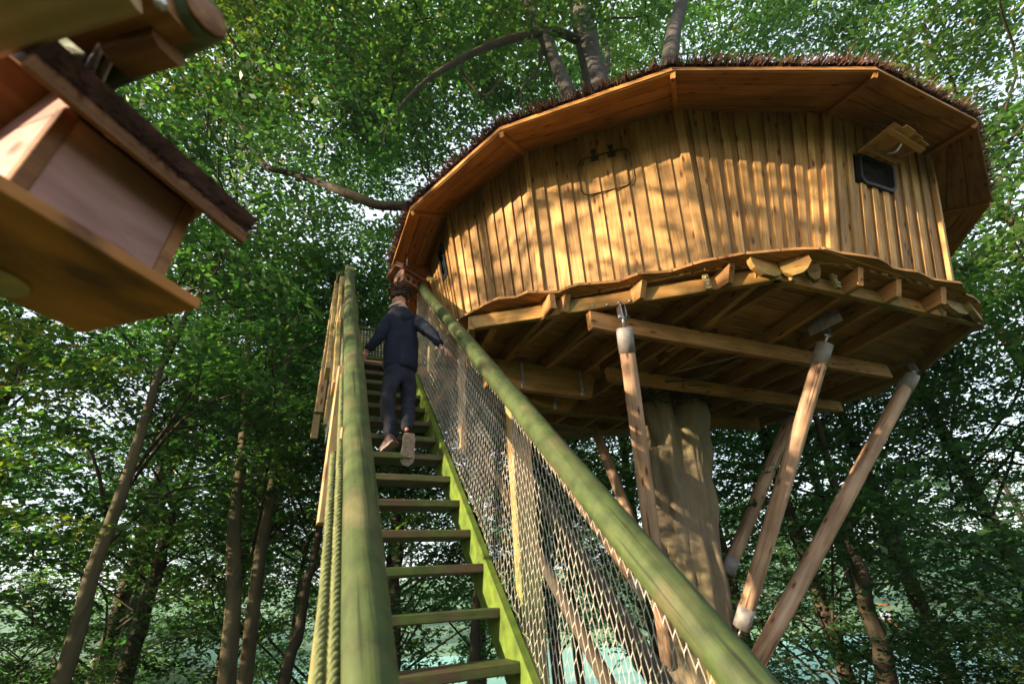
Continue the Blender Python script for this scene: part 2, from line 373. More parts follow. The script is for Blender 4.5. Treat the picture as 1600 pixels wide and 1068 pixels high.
# window in facet 4 (D-E)
def facet_sh(f, px, py):
    p = apl(px, py, bots[f], nfac(f)); b0, b1 = bots[f], bots[(f+1) % NF]; t0, t1 = tops[f], tops[(f+1) % NF]
    h = (p.z - ZD) / (t0.z - ZD); q0 = b0*(1-h)+t0*h; q1 = b1*(1-h)+t1*h
    s = (p-q0).dot(q1-q0)/(q1-q0).length_squared
    return s, h, p
wc = [facet_sh(4, 1336, 240), facet_sh(4, 1392, 262), facet_sh(4, 1390, 305), facet_sh(4, 1340, 285)]
ws0, ws1 = (wc[0][0]+wc[3][0])/2, (wc[1][0]+wc[2][0])/2
wh0, wh1 = (wc[2][1]+wc[3][1])/2, (wc[0][1]+wc[1][1])/2
def wallboard(f, s0, s1, o0, o1, th=.022, name='wall_board', h0=-.02, h1=1.0):
    q = [bil(f, s0, h0, o0), bil(f, s1, h0, o1), bil(f, s1, h1, o1), bil(f, s0, h1, o0)]
    return plank(name, [q[0], q[3], q[2], q[1]], th, nfac(f), M_wall, TH, xdir=q[3]-q[0])
def hole_split(f, s0, s1, o0, o1, name='wall_board'):
    if f == 4 and s1 > ws0+.004 and s0 < ws1-.004:
        wallboard(f, s0, s1, o0, o1, name=name, h1=wh0); wallboard(f, s0, s1, o0, o1, name=name, h0=wh1)
    elif f == 0 and s0 < .62 and s1 > .42:
        wallboard(f, s0, s1, o0, o1, name=name, h1=.52); wallboard(f, s0, s1, o0, o1, name=name, h0=.86)
    else: wallboard(f, s0, s1, o0, o1, name=name)
counts = {0: 8, 1: 9, 2: 11}
for f in range(NF):
    W_ = (tops[(f+1) % NF]-tops[f]).length
    if f in (0, 1, 2):
        n = counts[f]
        for i in range(n):
            s0, s1 = i/n, (i+1)/n; g = .004/W_
            j = rnd.uniform(-.003, .003)
            hole_split(f, s0+g, s1-g+.012/W_, .002+j, .028+j)
    elif f in (3, 4, 5):
        n = {3: 10, 4: 10, 5: 6}[f]
        for i in range(n):
            s0, s1 = i/n, (i+1)/n; wd = s1-s0
            j = rnd.uniform(-.002, .002)
            hole_split(f, s0+wd*.02, s1-wd*.02, .002+j, .002+j)
            k0 = s1 - wd*rnd.uniform(.24, .27); k1 = s1 + wd*rnd.uniform(.2, .24)
            if i < n-1: hole_split(f, k0, k1, .027+j, .027+j, 'wall_board')
    else:
        n = 5
        for i in range(n): wallboard(f, i/n+.003, (i+1)/n-.003, .004, .02)
# corner posts
for f in range(NF):
    n = (nfac(f) + nfac((f-1) % NF)).normalized()
    bar('corner_board', bots[f]+n*.022, tops[f]+n*.022, .09 if f in (3, 4, 5) else .05, .05, M_wall, TH, up=n)
# wall backing, its dark colour standing in for shade inside the house
iv = [CEN*0 + V((b.x+(CEN.x-b.x)*.03, b.y+(CEN.y-b.y)*.03, b.z)) for b in bots] + [V((b.x+(CEN.x-b.x)*.03, b.y+(CEN.y-b.y)*.03, b.z)) for b in tops]
mesh('interior_shade_backing', iv, [(i, (i+1) % NF, (i+1) % NF+NF, i+NF) for i in range(NF)] + [tuple(range(NF, 2*NF))], M_gap, TH)
# window frame and glass
def rr_ring(f, s0, s1, h0, h1, rad, seg=5):
    W_ = (bil(f, 1, .5)-bil(f, 0, .5)).length; H_ = (bil(f, .5, 1)-bil(f, .5, 0)).length
    pts = []
    for (cs, ch, a0) in ((s1-rad/W_, h1-rad/H_, 0), (s0+rad/W_, h1-rad/H_, 90), (s0+rad/W_, h0+rad/H_, 180), (s1-rad/W_, h0+rad/H_, 270)):
        for k in range(seg+1):
            a = R_(a0+90*k/seg); pts.append((cs+math.cos(a)*rad/W_, ch+math.sin(a)*rad/H_))
    return pts
def ribbon(name, f, outer, inner, o, th, mat, parent):
    n = len(outer); nf = nfac(f)
    vs = [bil(f, s, h, o) for s, h in outer]+[bil(f, s, h, o) for s, h in inner]+[bil(f, s, h, o-th) for s, h in outer]+[bil(f, s, h, o-th) for s, h in inner]
    fs = []
    for i in range(n):
        j = (i+1) % n
        fs += [(i, j, n+j, n+i), (2*n+i, 3*n+i, 3*n+j, 2*n+j), (i, 2*n+i, 2*n+j, j), (n+i, n+j, 3*n+j, 3*n+i)]
    return mesh(name, vs, fs, mat, parent)
wd = .045
ou = rr_ring(4, ws0-.006, ws1+.006, wh0-.006, wh1+.006, .10); inn = rr_ring(4, ws0+.012, ws1-.012, wh0+.015, wh1-.015, .07)
win = ribbon('window', 4, ou, inn, .05, .06, M_black, TH); win['label'] = 'open window with rounded black frame'
gl = [bil(4, s, h, .004) for s, h in inn]; plank('pane', gl, .01, nfac(4), M_glass, win)
# slit window on far left facet
sw = ribbon('slit_window', 0, rr_ring(0, .40, .64, .50, .88, .03, 3), rr_ring(0, .45, .59, .54, .84, .02, 3), .04, .05, M_black, TH)
plank('pane', [bil(0, s, h, .004) for s, h in rr_ring(0, .45, .59, .54, .84, .02, 3)], .01, nfac(0), M_glass, sw)
# window shutter propped open
nf = nfac(4)
hA, hB = apl(1340, 236, bots[4]+nf*.06, nf), apl(1388, 256, bots[4]+nf*.06, nf)
oA, oB = apl(1408, 197, bots[4]+nf*.46, nf), apl(1456, 224, bots[4]+nf*.46, nf)
if oA.z < hA.z: oA.z = hA.z + .02
shn = (oA-hA).cross(hB-hA).normalized()
if shn.z < 0: shn = -shn
sh_ = None
for i in range(4):
    t0, t1 = i/4+.006, (i+1)/4-.006
    e = .03*(i % 2)
    a0 = hA*(1-t0)+hB*t0; a1 = hA*(1-t1)+hB*t1; b0 = oA*(1-t0)+oB*t0; b1 = oA*(1-t1)+oB*t1
    b0 = b0+(b0-a0)*(e if i not in (0, 3) else -.06); b1 = b1+(b1-a1)*(e if i not in (0, 3) else -.06)
    pc = plank('shutter' if i == 0 else 'board', [a0+shn*.012*(i % 2), b0+shn*.012*(i % 2), b1+shn*.012*(i % 2), a1+shn*.012*(i % 2)], .025, shn, M_wall, TH if i == 0 else sh_, xdir=b0-a0)
    if i == 0: sh_ = pc; pc['label'] = 'board shutter propped open above the window'
bar('batten', hA*.25+oA*.75-shn*.04, hB*.25+oB*.75-shn*.04, .06, .025, M_wall, sh_, up=shn)
bar('batten', hA*.8+oA*.2-shn*.04, hB*.8+oB*.2-shn*.04, .05, .025, M_wall, sh_, up=shn)
tube('handle', [(hA+hB)*.5*.7+(oA+oB)*.5*.3-shn*.06, (hA+hB)*.5*.55+(oA+oB)*.5*.45-shn*.10, (hA+hB)*.5*.35+(oA+oB)*.5*.65-shn*.05], .012, M_metal, sh_, seg=6)
tube('stay_cord', [(oA+oB)*.5, (oA+oB)*.5+V((.0, .22, .42))], .004, M_metal, sh_, seg=5)
# closed hatch on facet 2
c4 = [facet_sh(2, 905, 247), facet_sh(2, 986, 238), facet_sh(2, 990, 292), facet_sh(2, 905, 312)]
hs0, hs1 = (c4[0][0]+c4[3][0])/2, (c4[1][0]+c4[2][0])/2; hh0, hh1 = (c4[2][1]+c4[3][1])/2, (c4[0][1]+c4[1][1])/2
W2 = (bil(2, 1, .5)-bil(2, 0, .5)).length
ha = ribbon('hatch', 2, rr_ring(2, hs0, hs1, hh0, hh1, .10), rr_ring(2, hs0+.007/W2, hs1-.007/W2, hh0+.005, hh1-.005, .095), .036, .012, M_gap, TH)
ha['label'] = 'closed rounded hatch outlined in the wall boards'
for s in (hs0*.66+hs1*.34, hs0*.34+hs1*.66):
    for k, (da, hh) in enumerate(((.028, .030), (.040, -.022))):
        h = hh1 + hh
        plank('hinge', [bil(2, s-da/W2, h-.013, .038), bil(2, s-da/W2, h+.013, .038), bil(2, s+da/W2, h+.013, .038), bil(2, s+da/W2, h-.013, .038)], .01, nfac(2), M_black, ha)
    plank('hinge', [bil(2, s-.012/W2, hh1-.03, .036), bil(2, s-.012/W2, hh1+.04, .036), bil(2, s+.012/W2, hh1+.04, .036), bil(2, s+.012/W2, hh1-.03, .036)], .008, nfac(2), M_black, ha)

# eaves: soffit boards and rafters
ZE = 4.05
eav = [az(613, 417, ZE), az(642, 329, ZE), az(782, 205, ZE), az(1051, 112, ZE), az(1370, 111, ZE), az(1526, 191, ZE), az(1550, 315, ZE), az(1482, 407, ZE)]
eav += [V((8.4, 4.6, ZE)), V((7.3, 6.5, ZE)), V((5.2, 7.5, ZE)), V((2.9, 7.6, ZE)), V((1.25, 6.6, ZE))]
NE = len(eav)
tin = tops[:6] + [V((7.45, 2.05, 4.42)), V((7.9, 3.2, 4.42)), V((7.8, 4.4, 4.42)), V((6.9, 5.8, 4.42)), V((5.2, 6.65, 4.42)), V((3.3, 6.75, 4.42)), V((1.9, 6.1, 4.42))]
for f in range(NE):
    e0, e1, t0, t1 = eav[f], eav[(f+1) % NE], tin[f], tin[(f+1) % NE]
    # run boards a little past the wall top
    x0, x1 = t0+(t0-e0)*.12, t1+(t1-e1)*.12
    n = (e1-e0).cross(x0-e0).normalized()
    if n.z > 0: n = -n
    nb = 4
    for i in range(nb):
        u0, u1 = i/nb+.008, (i+1)/nb-.008; j = rnd.uniform(0, .006)
        plank('soffit_board', [e0*(1-u0)+x0*u0+n*j, e1*(1-u0)+x1*u0+n*j, e1*(1-u1)+x1*u1+n*j, e0*(1-u1)+x0*u1+n*j], .02, n, M_soffit, TH)
    bar('rafter', e0+n*.02+(t0-e0).normalized()*.01, t0+n*.02+(t0-e0)*.08, .045, .07, M_soffit, TH, up=n)
    # fascia
    bar('fascia', e0+V((0, 0, .03)), e1+V((0, 0, .03)), .02, .05, M_soffit, TH)
# roof deck (thatch body) and thatch blades
apex = V((4.5, 4.2, 6.4))
rv, rf = [], []
K = 8; NR = NE*8
def eave_pt(u):
    i = int(u) % NE; t = u-int(u); return eav[i]*(1-t)+eav[(i+1) % NE]*t
for k in range(K+1):
    for j in range(NR):
        e = eave_pt(j/8); e = e+(e-V((apex.x, apex.y, e.z))).normalized()*.03+V((0, 0, .05))
        t = k/K; p = e*(1-t)+apex*t; p.z += .16*min(1, k)+.03+.03*noise.noise(p*1.7) + .12*math.sin(math.pi*t)
        rv.append(p)
for k in range(K):
    for j in range(NR): rf.append((k*NR+j, k*NR+(j+1) % NR, (k+1)*NR+(j+1) % NR, (k+1)*NR+j))
roof = mesh('roof', rv, rf, M_thatch, TH); roof['label'] = 'dark heather thatch roof'
def blades(name, P0, D, Ln, Wd, mat, parent=None):
    n = len(P0); side = np.cross(D, np.random.RandomState(3).normal(size=(n, 3))); side /= np.linalg.norm(side, axis=1)[:, None]
    a = P0-side*Wd[:, None]; b = P0+side*Wd[:, None]; c = P0+D*Ln[:, None]
    co = np.stack([a, b, c], 1).reshape(-1, 3)
    me = npmesh(name, co, np.arange(3*n).reshape(-1, 3), mat)
    return link(name, me, Matrix.Identity(4), parent)
rs = np.random.RandomState(5)
def fringe(nb, mat, lmin, lmax, name):
    P0 = []; D = []; 
    for _ in range(nb):
        u = rs.rand()*NE; e = eave_pt(u); out = V((e.x-apex.x, e.y-apex.y, 0)).normalized()
        tang = V((-out.y, out.x, 0)); t = rs.rand()**2*.35
        dens = noise.noise(V((u*2.5, 0, 0)))
        if noise.noise(V((u*9, 3, 0))) < -.05 and rs.rand() < .6: continue
        p = e+out*.02+V((0, 0, .045+.09*rs.rand()+.66*t))-out*t*1.0
        d = (out*(.75+.5*rs.rand())+tang*rs.normal()*.35+V((0, 0, rs.normal()*.28+.10+.3*max(0, dens)))).normalized()
        P0.append(p); D.append(d)
    P0 = np.array([tuple(p) for p in P0]); D = np.array([tuple(p) for p in D])
    return blades(name, P0, D, rs.uniform(lmin, lmax, len(P0))*(.6+.9*rs.rand(len(P0))), rs.uniform(.003, .007, len(P0)), mat, TH)
tag(fringe(30000, M_thatch, .04, .11, 'thatch_fringe'), kind='stuff')
tag(fringe(5000, M_thatchtip, .04, .14, 'thatch_twigs'), kind='stuff')

# platform deck outline
dk = [(719, 497), (733, 490), (757, 476), (778, 467), (806, 465), (824, 457), (850, 457), (872, 457), (890, 449), (904, 445), (935, 443), (967, 440), (985, 433), (999, 428), (1022, 427), (1047, 425), (1072, 417), (1098, 409), (1130, 403), (1160, 397),
      (1195, 394), (1227, 391), (1260, 389), (1290, 389), (1315, 396), (1345, 400), (1371, 404), (1386, 411), (1395, 419), (1415, 423), (1434, 425), (1445, 430), (1458, 437), (1480, 440), (1504, 443), (1510, 460), (1522, 465), (1532, 473), (1533, 485), (1537, 500), (1538, 512),
      (1505, 522), (1480, 545), (1450, 572), (1432, 592), (1400, 600), (1370, 618), (1335, 625), (1300, 641), (1250, 647), (1200, 660), (1150, 664), (1100, 674), (1050, 675), (1000, 682), (950, 681), (900, 686)]
deck = [az(x, y, 2.60) for x, y in dk] + [V((3.0, 7.2, 2.6)), V((2.0, 6.6, 2.6)), V((1.35, 5.6, 2.6)), V((1.3, 4.6, 2.6))]
def clip(poly, y, keep_above):
    out = []
    for i in range(len(poly)):
        a, b = poly[i], poly[(i+1) % len(poly)]
        ia = (a.y >= y) == keep_above; ib = (b.y >= y) == keep_above
        if ia: out.append(a)
        if ia != ib:
            t = (y-a.y)/(b.y-a.y); out.append(a+(b-a)*t)
    return out
y = min(p.y for p in deck)
ymax = max(p.y for p in deck)
while y < ymax:
    y1 = min(y+.145, ymax)
    q = clip(clip(deck, y+.004, True), y1-.004, False)
    if len(q) >= 3:
        j = rnd.uniform(0, .003)
        q = [V((p.x, p.y, 2.6-j)) for p in q]
        plank('deck_board', q[::-1], .028, V((0, 0, -1)), M_deck, TH, xdir=V((1, 0, 0)))
    y = y1
# rim beams
zb = 2.49
R = [az(737, 506, zb), az(1207, 430, zb), az(1521, 500, zb)]
R += [V((7.75, 3.0, zb)), V((7.75, 4.1, zb)), V((6.5, 5.45, zb)), V((4.7, 6.35, zb)), V((2.6, 6.1, zb)), V((1.75, 5.0, zb))]
for i in range(len(R)):
    a, b = R[i], R[(i+1) % len(R)]; d = (b-a).normalized()
    e0 = .04 if i == 0 else .02
    rb = bar('rim_beam', a-d*.02, b+d*(.02 if i else .05), .07, .15, M_beam, TH, tip0=.06 if i == 0 else 0)
# primary beams
bar('main_beam', V((2.33, 3.12, 2.29)), V((6.85, 3.0, 2.29)), .08, .19, M_deck, TH)
bar('main_beam', V((3.2, 4.1, 2.28)), V((7.5, 4.1, 2.28)), .09, .16, M_deck, TH)
bar('main_beam', V((1.7, 5.4, 2.32)), V((7.0, 5.2, 2.32)), .09, .18, M_beam, TH)
bD = bar('main_beam', V((1.75, 4.45, 2.27)), V((3.25, 4.45, 2.27)), .10, .36, M_beam, TH, tip1=.12)
for x in (2.2, 3.0):
    s_ = bar('steel_strap', V((x, 4.385, 2.10)), V((x, 4.385, 2.44)), .04, .006, M_metal, bD, up=V((0, -1, 0)), ch=.001)
    
bD2 = bar('main_beam', V((2.0, 4.95, 2.2)), V((3.3, 4.95, 2.2)), .10, .22, M_beam, TH, tip1=.2)
bar('steel_strap', V((2.9, 4.89, 2.1)), V((2.9, 4.89, 2.3)), .04, .006, M_metal, bD2, up=V((0, -1, 0)), ch=.001)
# joists: (outer px, inner px) at mid height
js = [((775, 497), (742, 560), .10), ((889, 470), (786, 560), .08), ((1010, 448), (853, 566), .08), ((1148, 423), (940, 572), .08),
      ((1190, 425), (1030, 560), .08), ((1248, 420), (1040, 540), .09), ((1350, 428), (1200, 528), .08), ((1410, 446), (1250, 540), .08), ((1480, 458), (1310, 552), .09)]
for a, b, wd_ in js:
    pa = az(*a, 2.50); pb = az(*b, 2.50); pb = pa+(pb-pa)*1.0
    bar('joist', pa, pb, wd_*.85, .165, M_deck, TH, tip0=.075)
for x in [2.0+.55*i for i in range(11)]:
    y0 = 3.2 if x < 7 else 3.3; y1_ = 6.3-.14*abs(x-4.5)**1.6
    bar('joist', V((x, y0, 2.505)), V((x, y1_, 2.505)), .06, .17, M_deck, TH)
# corner brackets (curved blocks)
def blockprof(name, a, b, ht, th, mat, parent):
    a, b = V(a), V(b); M = frame(a, b-a, UZ); Ln = (b-a).length
    prof = [(0, ht/2), (Ln, ht/2), (Ln*1.02, ht*.1), (Ln*.8, -ht*.3), (Ln*.6, -ht*.48), (Ln*.25, -ht*.5), (Ln*.02, -ht*.15), (-Ln*.03, ht*.2)]
    n = len(prof); vs = [(x, -th/2, z) for x, z in prof]+[(x, th/2, z) for x, z in prof]
    fs = [tuple(range(n)), tuple(range(2*n-1, n-1, -1))]+[(i, i+n, (i+1) % n+n, (i+1) % n) for i in range(n)]
    return mesh(name, vs, fs, mat, parent, M=M)
blockprof('corner_bracket', az(1174, 415, 2.5), az(1222, 425, 2.5)+V((.02, .02, 0)), .17, .05, M_beam, TH)
blockprof('corner_bracket', az(1222, 424, 2.5), az(1268, 411, 2.5), .17, .05, M_beam, TH)
blockprof('corner_bracket', az(1262, 430, 2.5), az(1282, 425, 2.5), .17, .07, M_beam, TH)
blockprof('corner_bracket', az(1478, 478, 2.5), az(1512, 488, 2.5), .16, .06, M_beam, TH)
blockprof('corner_bracket', az(1514, 482, 2.5), az(1530, 500, 2.5), .18, .06, M_beam, TH)
# cleats with bolts on rim beams
def cleat(px0, py0, px1, py1, off=.05):
    a = az(px0, py0, 2.57); b = az(px1, py1, 2.42); m_ = (a+b)/2
    out = V((m_.x-4.6, m_.y-4.3, 0)).normalized()
    a = V((m_.x, m_.y, 2.57)); b = V((m_.x, m_.y, 2.405))
    c = bar('cleat', a+out*.0, b+out*.0, .055, .035, M_post, TH, up=out)
    for t in (.25, .72):
        p = a*(1-t)+b*t+out*.02
        tube('bolt', [p, p+out*.012], .013, M_metal, c, seg=8, n=1)
cleat(1102, 424, 1106, 455); cleat(846, 474, 848, 502); cleat(1303, 422, 1306, 455); cleat(1467, 468, 1472, 500)
rd = (R[1]-R[0]).normalized(); ro = V((rd.y, -rd.x, 0))
for x, y in ((927, 478), (949, 476), (967, 473), (984, 470)):
    p = apl(x, y, R[0]+ro*.036, ro); tube('bolt', [p, p+ro*.012], .015, M_metal, TH, seg=8, n=1)
# poles with metal sleeves
def pole(top, bot, r=.085, cap_t=True, cap_b=False, lab=None, knuckle=True):
    top, bot = V(top), V(bot); d = (bot-top).normalized()
    p = tube('support_pole', [top+d*.02, top+(bot-top)*.5, bot], [r*.95, r*1.02, r*1.0], M_pole, TH, seg=14, n=3, wob=.04, sd=top.x)
    if lab: p['label'] = lab
    if cap_t:
        tube('sleeve', [top, top+d*.24], r*1.05, M_cap, p, seg=16, n=1)
        tube('bolt_pin', [top-d*.13, top+d*.02], .014, M_metal, p, seg=8, n=1)
        for k in (-.025, .025):
            q = top-d*.12+V((k, 0, 0)); bar('knuckle_plate', q+V((0, 0, -.02)), q+V((0, 0, .11)), .07, .008, M_metal, p, up=V((1, 0, 0)), ch=.001)
        tube('nut', [top-d*.10-V((.05, 0, 0)), top-d*.10+V((.05, 0, 0))], .016, M_metal, p, seg=6, n=1)
    if cap_b:
        tube('sleeve', [bot, bot-d*.22], r*1.05, M_cap, p, seg=16, n=1)
        tube('bolt_pin', [bot, bot+d*.12], .015, M_metal, p, seg=8, n=1)
    return p
def ext(a, b, t): return V(a)+(V(b)-V(a))*t
pole(az(975, 512, 2.2), ay(1046, 1040, 4.15), .075)
pole(az(1289, 537, 2.25), ay(1158, 980, 4.25), .08, cap_b=True)
pole(az(1424, 588, 2.25), ay(1176, 1045, 4.2), .085)
pole(az(1236, 650, 2.2), ay(1135, 897, 4.95), .085, cap_t=False, cap_b=True)
pole(az(929, 668, 2.25), ay(1050, 980, 4.9), .075, cap_t=False)
pole(az(806, 636, 2.2), ay(1011, 930, 4.5), .08, cap_t=False, cap_b=True)
# steel plate at pole 2
P2 = az(1289, 515, 2.4)
bar('steel_plate', az(1262, 515, 2.42), az(1312, 490, 2.42), .012, .16, M_metal, TH)
bar('steel_plate', az(963, 498, 2.38), az(984, 496, 2.38), .07, .008, M_metal, TH)
# tension cable with turnbuckle
pc1, pc2 = az(1120, 615, 2.35), az(1290, 652, 2.3)
cb = tube('tension_cable', [pc1, pc1*.5+pc2*.5+V((0, 0, -.02)), pc2], .006, M_metal, TH, seg=5)
tube('turnbuckle', [pc1*.38+pc2*.62+V((0, 0, -.02)), pc1*.22+pc2*.78+V((0, 0, -.02))], [.016, .016], M_metal, cb, seg=6, n=2)
tube('tension_cable', [az(1040, 585, 2.4), az(1170, 552, 2.4)], .006, M_metal, TH, seg=5)

# ------------------------------------------------------------------ tree that carries the house
HT = thing('beech_tree', (4.2, 4.7, -2), 'thick fluted beech trunk carrying the round treehouse, limbs rising above its roof', 'tree')
TZ = [(-3.2, (4.10, 4.75, .50), (4.30, 4.65, .52)), (-1.8, (4.14, 4.75, .36), (4.30, 4.65, .38)), (-.8, (4.18, 4.72, .30), (4.32, 4.66, .31)), (.2, (4.24, 4.70, .27), (4.44, 4.64, .29)),
      (1.0, (4.33, 4.70, .26), (4.58, 4.60, .27)), (1.7, (4.38, 4.72, .25), (4.74, 4.56, .25)), (2.1, (4.39, 4.74, .25), (4.84, 4.54, .25)), (2.6, (4.40, 4.76, .27), (4.92, 4.54, .24)), (3.6, (4.42, 4.76, .28), (5.0, 4.54, .22))]
vs, fs = [], []; SG = 96; ROWS = 120
for i in range(ROWS):
    z = -3.2 + 6.8*i/(ROWS-1); k = 0
    while k < len(TZ)-2 and TZ[k+1][0] < z: k += 1
    t = (z-TZ[k][0])/(TZ[k+1][0]-TZ[k][0]); t = t*t*(3-2*t)
    A_ = [TZ[k][1][q]*(1-t)+TZ[k+1][1][q]*t for q in range(3)]; B_ = [TZ[k][2][q]*(1-t)+TZ[k+1][2][q]*t for q in range(3)]
    cx, cy = (A_[0]+B_[0])/2, (A_[1]+B_[1])/2
    for j in range(SG):
        a = 2*math.pi*j/SG; dx, dy = math.cos(a), math.sin(a); rr = []
        for S_ in (A_, B_):
            ox, oy = S_[0]-cx, S_[1]-cy; bq = ox*dx+oy*dy; cq = ox*ox+oy*oy-S_[2]**2; disc = bq*bq-cq
            rr.append(bq+math.sqrt(disc) if disc > 0 else 0.02)
        r = math.log(math.exp(26*rr[0])+math.exp(26*rr[1]))/26
        tw = a+z*.22
        g = 1+.03*math.sin(4*tw)+.012*math.sin(7*tw-z*.7)+.15*noise.noise(V((dx*2.2, dy*2.2, z*.9)))+.05*noise.noise(V((dx*6, dy*6, z*1.1)))+.05*noise.noise(V((dx*3, dy*3, z*4)))
        rn = 1-abs(noise.noise(V((math.cos(tw)*3.5, math.sin(tw)*3.5, z*.55))))*2; g -= .09*max(0, rn-.55)/.45
        g -= .10*math.exp(-((((tw+1.0) % 6.283)-3.9)/.13)**2)
        vs.append((cx+r*g*dx, cy+r*g*dy, z))
for i in range(ROWS-1):
    for j in range(SG): fs.append((i*SG+j, i*SG+(j+1) % SG, (i+1)*SG+(j+1) % SG, (i+1)*SG+j))
mesh('trunk', vs, fs, M_bark, HT, smooth=True)
def limb(pts, rad, mat=None, parent=None, seg=10, name='limb'):
    return tube(name, pts, rad, mat or M_barkl, parent or HT, seg=seg, n=6, wob=.12, sd=pts[0][0], local=False)
limb([(4.6, 4.6, 3.0), (4.8, 4.8, 6.5), ay(934, 140, 5), ay(918, 70, 5), ay(903, 0, 5), ay(895, -90, 5)], [.34, .33, .30, .29, .27, .2])
limb([(4.6, 4.6, 5.0), (4.4, 4.8, 7.5), ay(885, 140, 5), ay(852, 65, 5), ay(824, 0, 5), ay(806, -60, 5)], [.24, .21, .17, .15, .13, .1])
limb([(4.7, 4.5, 5.0), (4.9, 3.7, 7.0), ay(1046, 100, 3.4), ay(1053, 50, 3.4), ay(1066, 0, 3.4), ay(1080, -60, 3.4)], [.26, .21, .17, .16, .15, .12])
limb([ay(936, 140, 5.1), ay(950, 90, 5.6), ay(940, 30, 6.2)], [.1, .07, .05])
limb([ay(900, 62, 5), ay(868, 50, 5), ay(820, 56, 5), ay(765, 72, 5.1), ay(700, 104, 5.3), ay(650, 140, 5.4), ay(610, 190, 5.6), ay(596, 235, 5.8)], [.12, .11, .10, .085, .06, .035, .022, .01], M_barkd)
limb([(4.4, 4.6, 4.9), (2.9, 5.2, 5.3), (1.6, 5.6, 5.7), ay(628, 322, 5.6), ay(590, 320, 5.7), ay(545, 303, 5.8), ay(505, 287, 6), ay(460, 272, 6.2), ay(420, 262, 6.4), ay(398, 240, 6.6), ay(382, 205, 6.8), ay(360, 180, 7)], [.14, .11, .09, .08, .078, .075, .06, .055, .05, .045, .03, .015], M_barkd)
limb([ay(720, 105, 5.3), ay(735, 130, 5.4), ay(760, 150, 5.5), ay(790, 110, 5.5)], [.04, .03, .025, .01], M_barkd)
limb([ay(1345, 95, 3.2), ay(1310, 80, 3.3), ay(1285, 66, 3.3), ay(1245, 55, 3.4)], [.04, .035, .03, .015], M_barkd)
limb([ay(850, 62, 5), ay(840, 110, 5.2), ay(815, 140, 5.4), ay(818, 180, 5.6)], [.05, .035, .03, .02], M_barkd)
# twig garland where the trunk meets the floor
gt = []
for i in range(60):
    a = rnd.uniform(0, 2*math.pi); p = V((4.62+.5*math.cos(a), 4.65+.45*math.sin(a), 2.2+rnd.uniform(-.05, .12)))
    gt.append(([p, p+V((rnd.uniform(-.2, .2), rnd.uniform(-.2, .2), rnd.uniform(-.08, .1))), p+V((rnd.uniform(-.35, .35), rnd.uniform(-.3, .3), rnd.uniform(-.08, .12)))], [.012, .01, .006]))
gt.append(([az(1040, 595, 2.1), az(1090, 590, 2.2), az(1130, 570, 2.35), az(1180, 545, 2.45)], [.02, .025, .02, .01]))
tag(multitube('dry_twigs', gt, M_barkd, HT, seg=4, n=2), kind='stuff')

# ------------------------------------------------------------------ staircase
ST = thing('staircase', (.6, .6, ZG), 'steep mossy wooden staircase with log handrails climbing to the treehouse', 'staircase')
def tp(k): return V((0, 2.155+.2026*k, -.235+.2026*k))
XL, XR = .235, .968
for k in range(-7, 14):
    p = tp(k)
    a = V((XL-.02, p.y+.095, p.z-.022)); b = V((XR, p.y+.095+rnd.uniform(-.006, .006), p.z-.022+rnd.uniform(-.004, .004)))
    bar('tread', a, b, .195, .044, M_tread, ST, ch=.006)
def stringer(x0, x1):
    c0 = 2.39-.025; dd = .14   # centre line of the board, dd = half depth measured vertically
    a = V(((x0+x1)/2, .45, .45-c0-dd)); b = V(((x0+x1)/2, 5.05, 5.05-c0-dd))
    bar('stringer', a, b, x1-x0, .205, M_string, ST, up=V((0, -.7, .7)), ch=.006)
stringer(.962, 1.008); stringer(.17, .215)
def railp(x, y): return V((x, y, y-1.287))
def logrug(x, y0, y1, r, sd):
    n = 26; pts = [railp(x+.008*noise.noise(V((sd, i*.4, 0))), y0+(y1-y0)*i/(n-1)) for i in range(n)]
    rad = [r*(1+.05*noise.noise(V((sd+3, i*.6, 0)))) for i in range(n)]
    return tube('handrail', pts, rad, M_rail, ST, seg=20, n=3, wob=.06, sd=sd)
hl = logrug(.185, -.15, 4.95, .055, 1.0); logrug(1.09, -.1, 4.98, .062, 5.0)
for k in (1.9, 3.4): 
    p = railp(1.09, k)
# end block on left rail
bar('rail_end', railp(.19, 4.93), railp(.19, 5.12), .11, .11, M_post, ST)
# posts
for y0, x0_, zb_ in ((.8, .14, -1.6), (1.95, .145, -1.5), (2.47, .125, .36), (3.55, .12, 1.2), (4.65, .12, 2.3)):
    zt = y0-1.287
    bar('stair_post', V((x0_, y0, zb_)), V((x0_, y0, zt-.02)), .05, .10, M_post, ST, up=V((0, 1, 0)), ch=.006)
for y0, pw, zb_ in ((.2, .08, -1.7), (1.17, .09, -1.7), (2.38, .12, -1.7), (3.43, .05, 1.0), (4.5, .07, 2.2), (5.15, .08, 2.6)):
    zt = y0-1.287
    bar('stair_post', V((1.135, y0, zb_)), V((1.135, y0, zt-.02)), pw, .07, M_post, ST, up=V((0, 1, 0)), ch=.006)
# long side planks on the left (outer parallel boards)
bar('side_plank', V((.10, 2.5, 2.5-1.287-.16)), V((.10, 5.0, 5.0-1.287-.14)), .03, .09, M_post, ST, up=V((0, -.7, .7)))
bar('side_plank', V((.06, 3.0, 3.0-1.287-.34)), V((.06, 5.1, 5.1-1.287-.34)), .03, .09, M_post, ST, up=V((0, -.7, .7)))
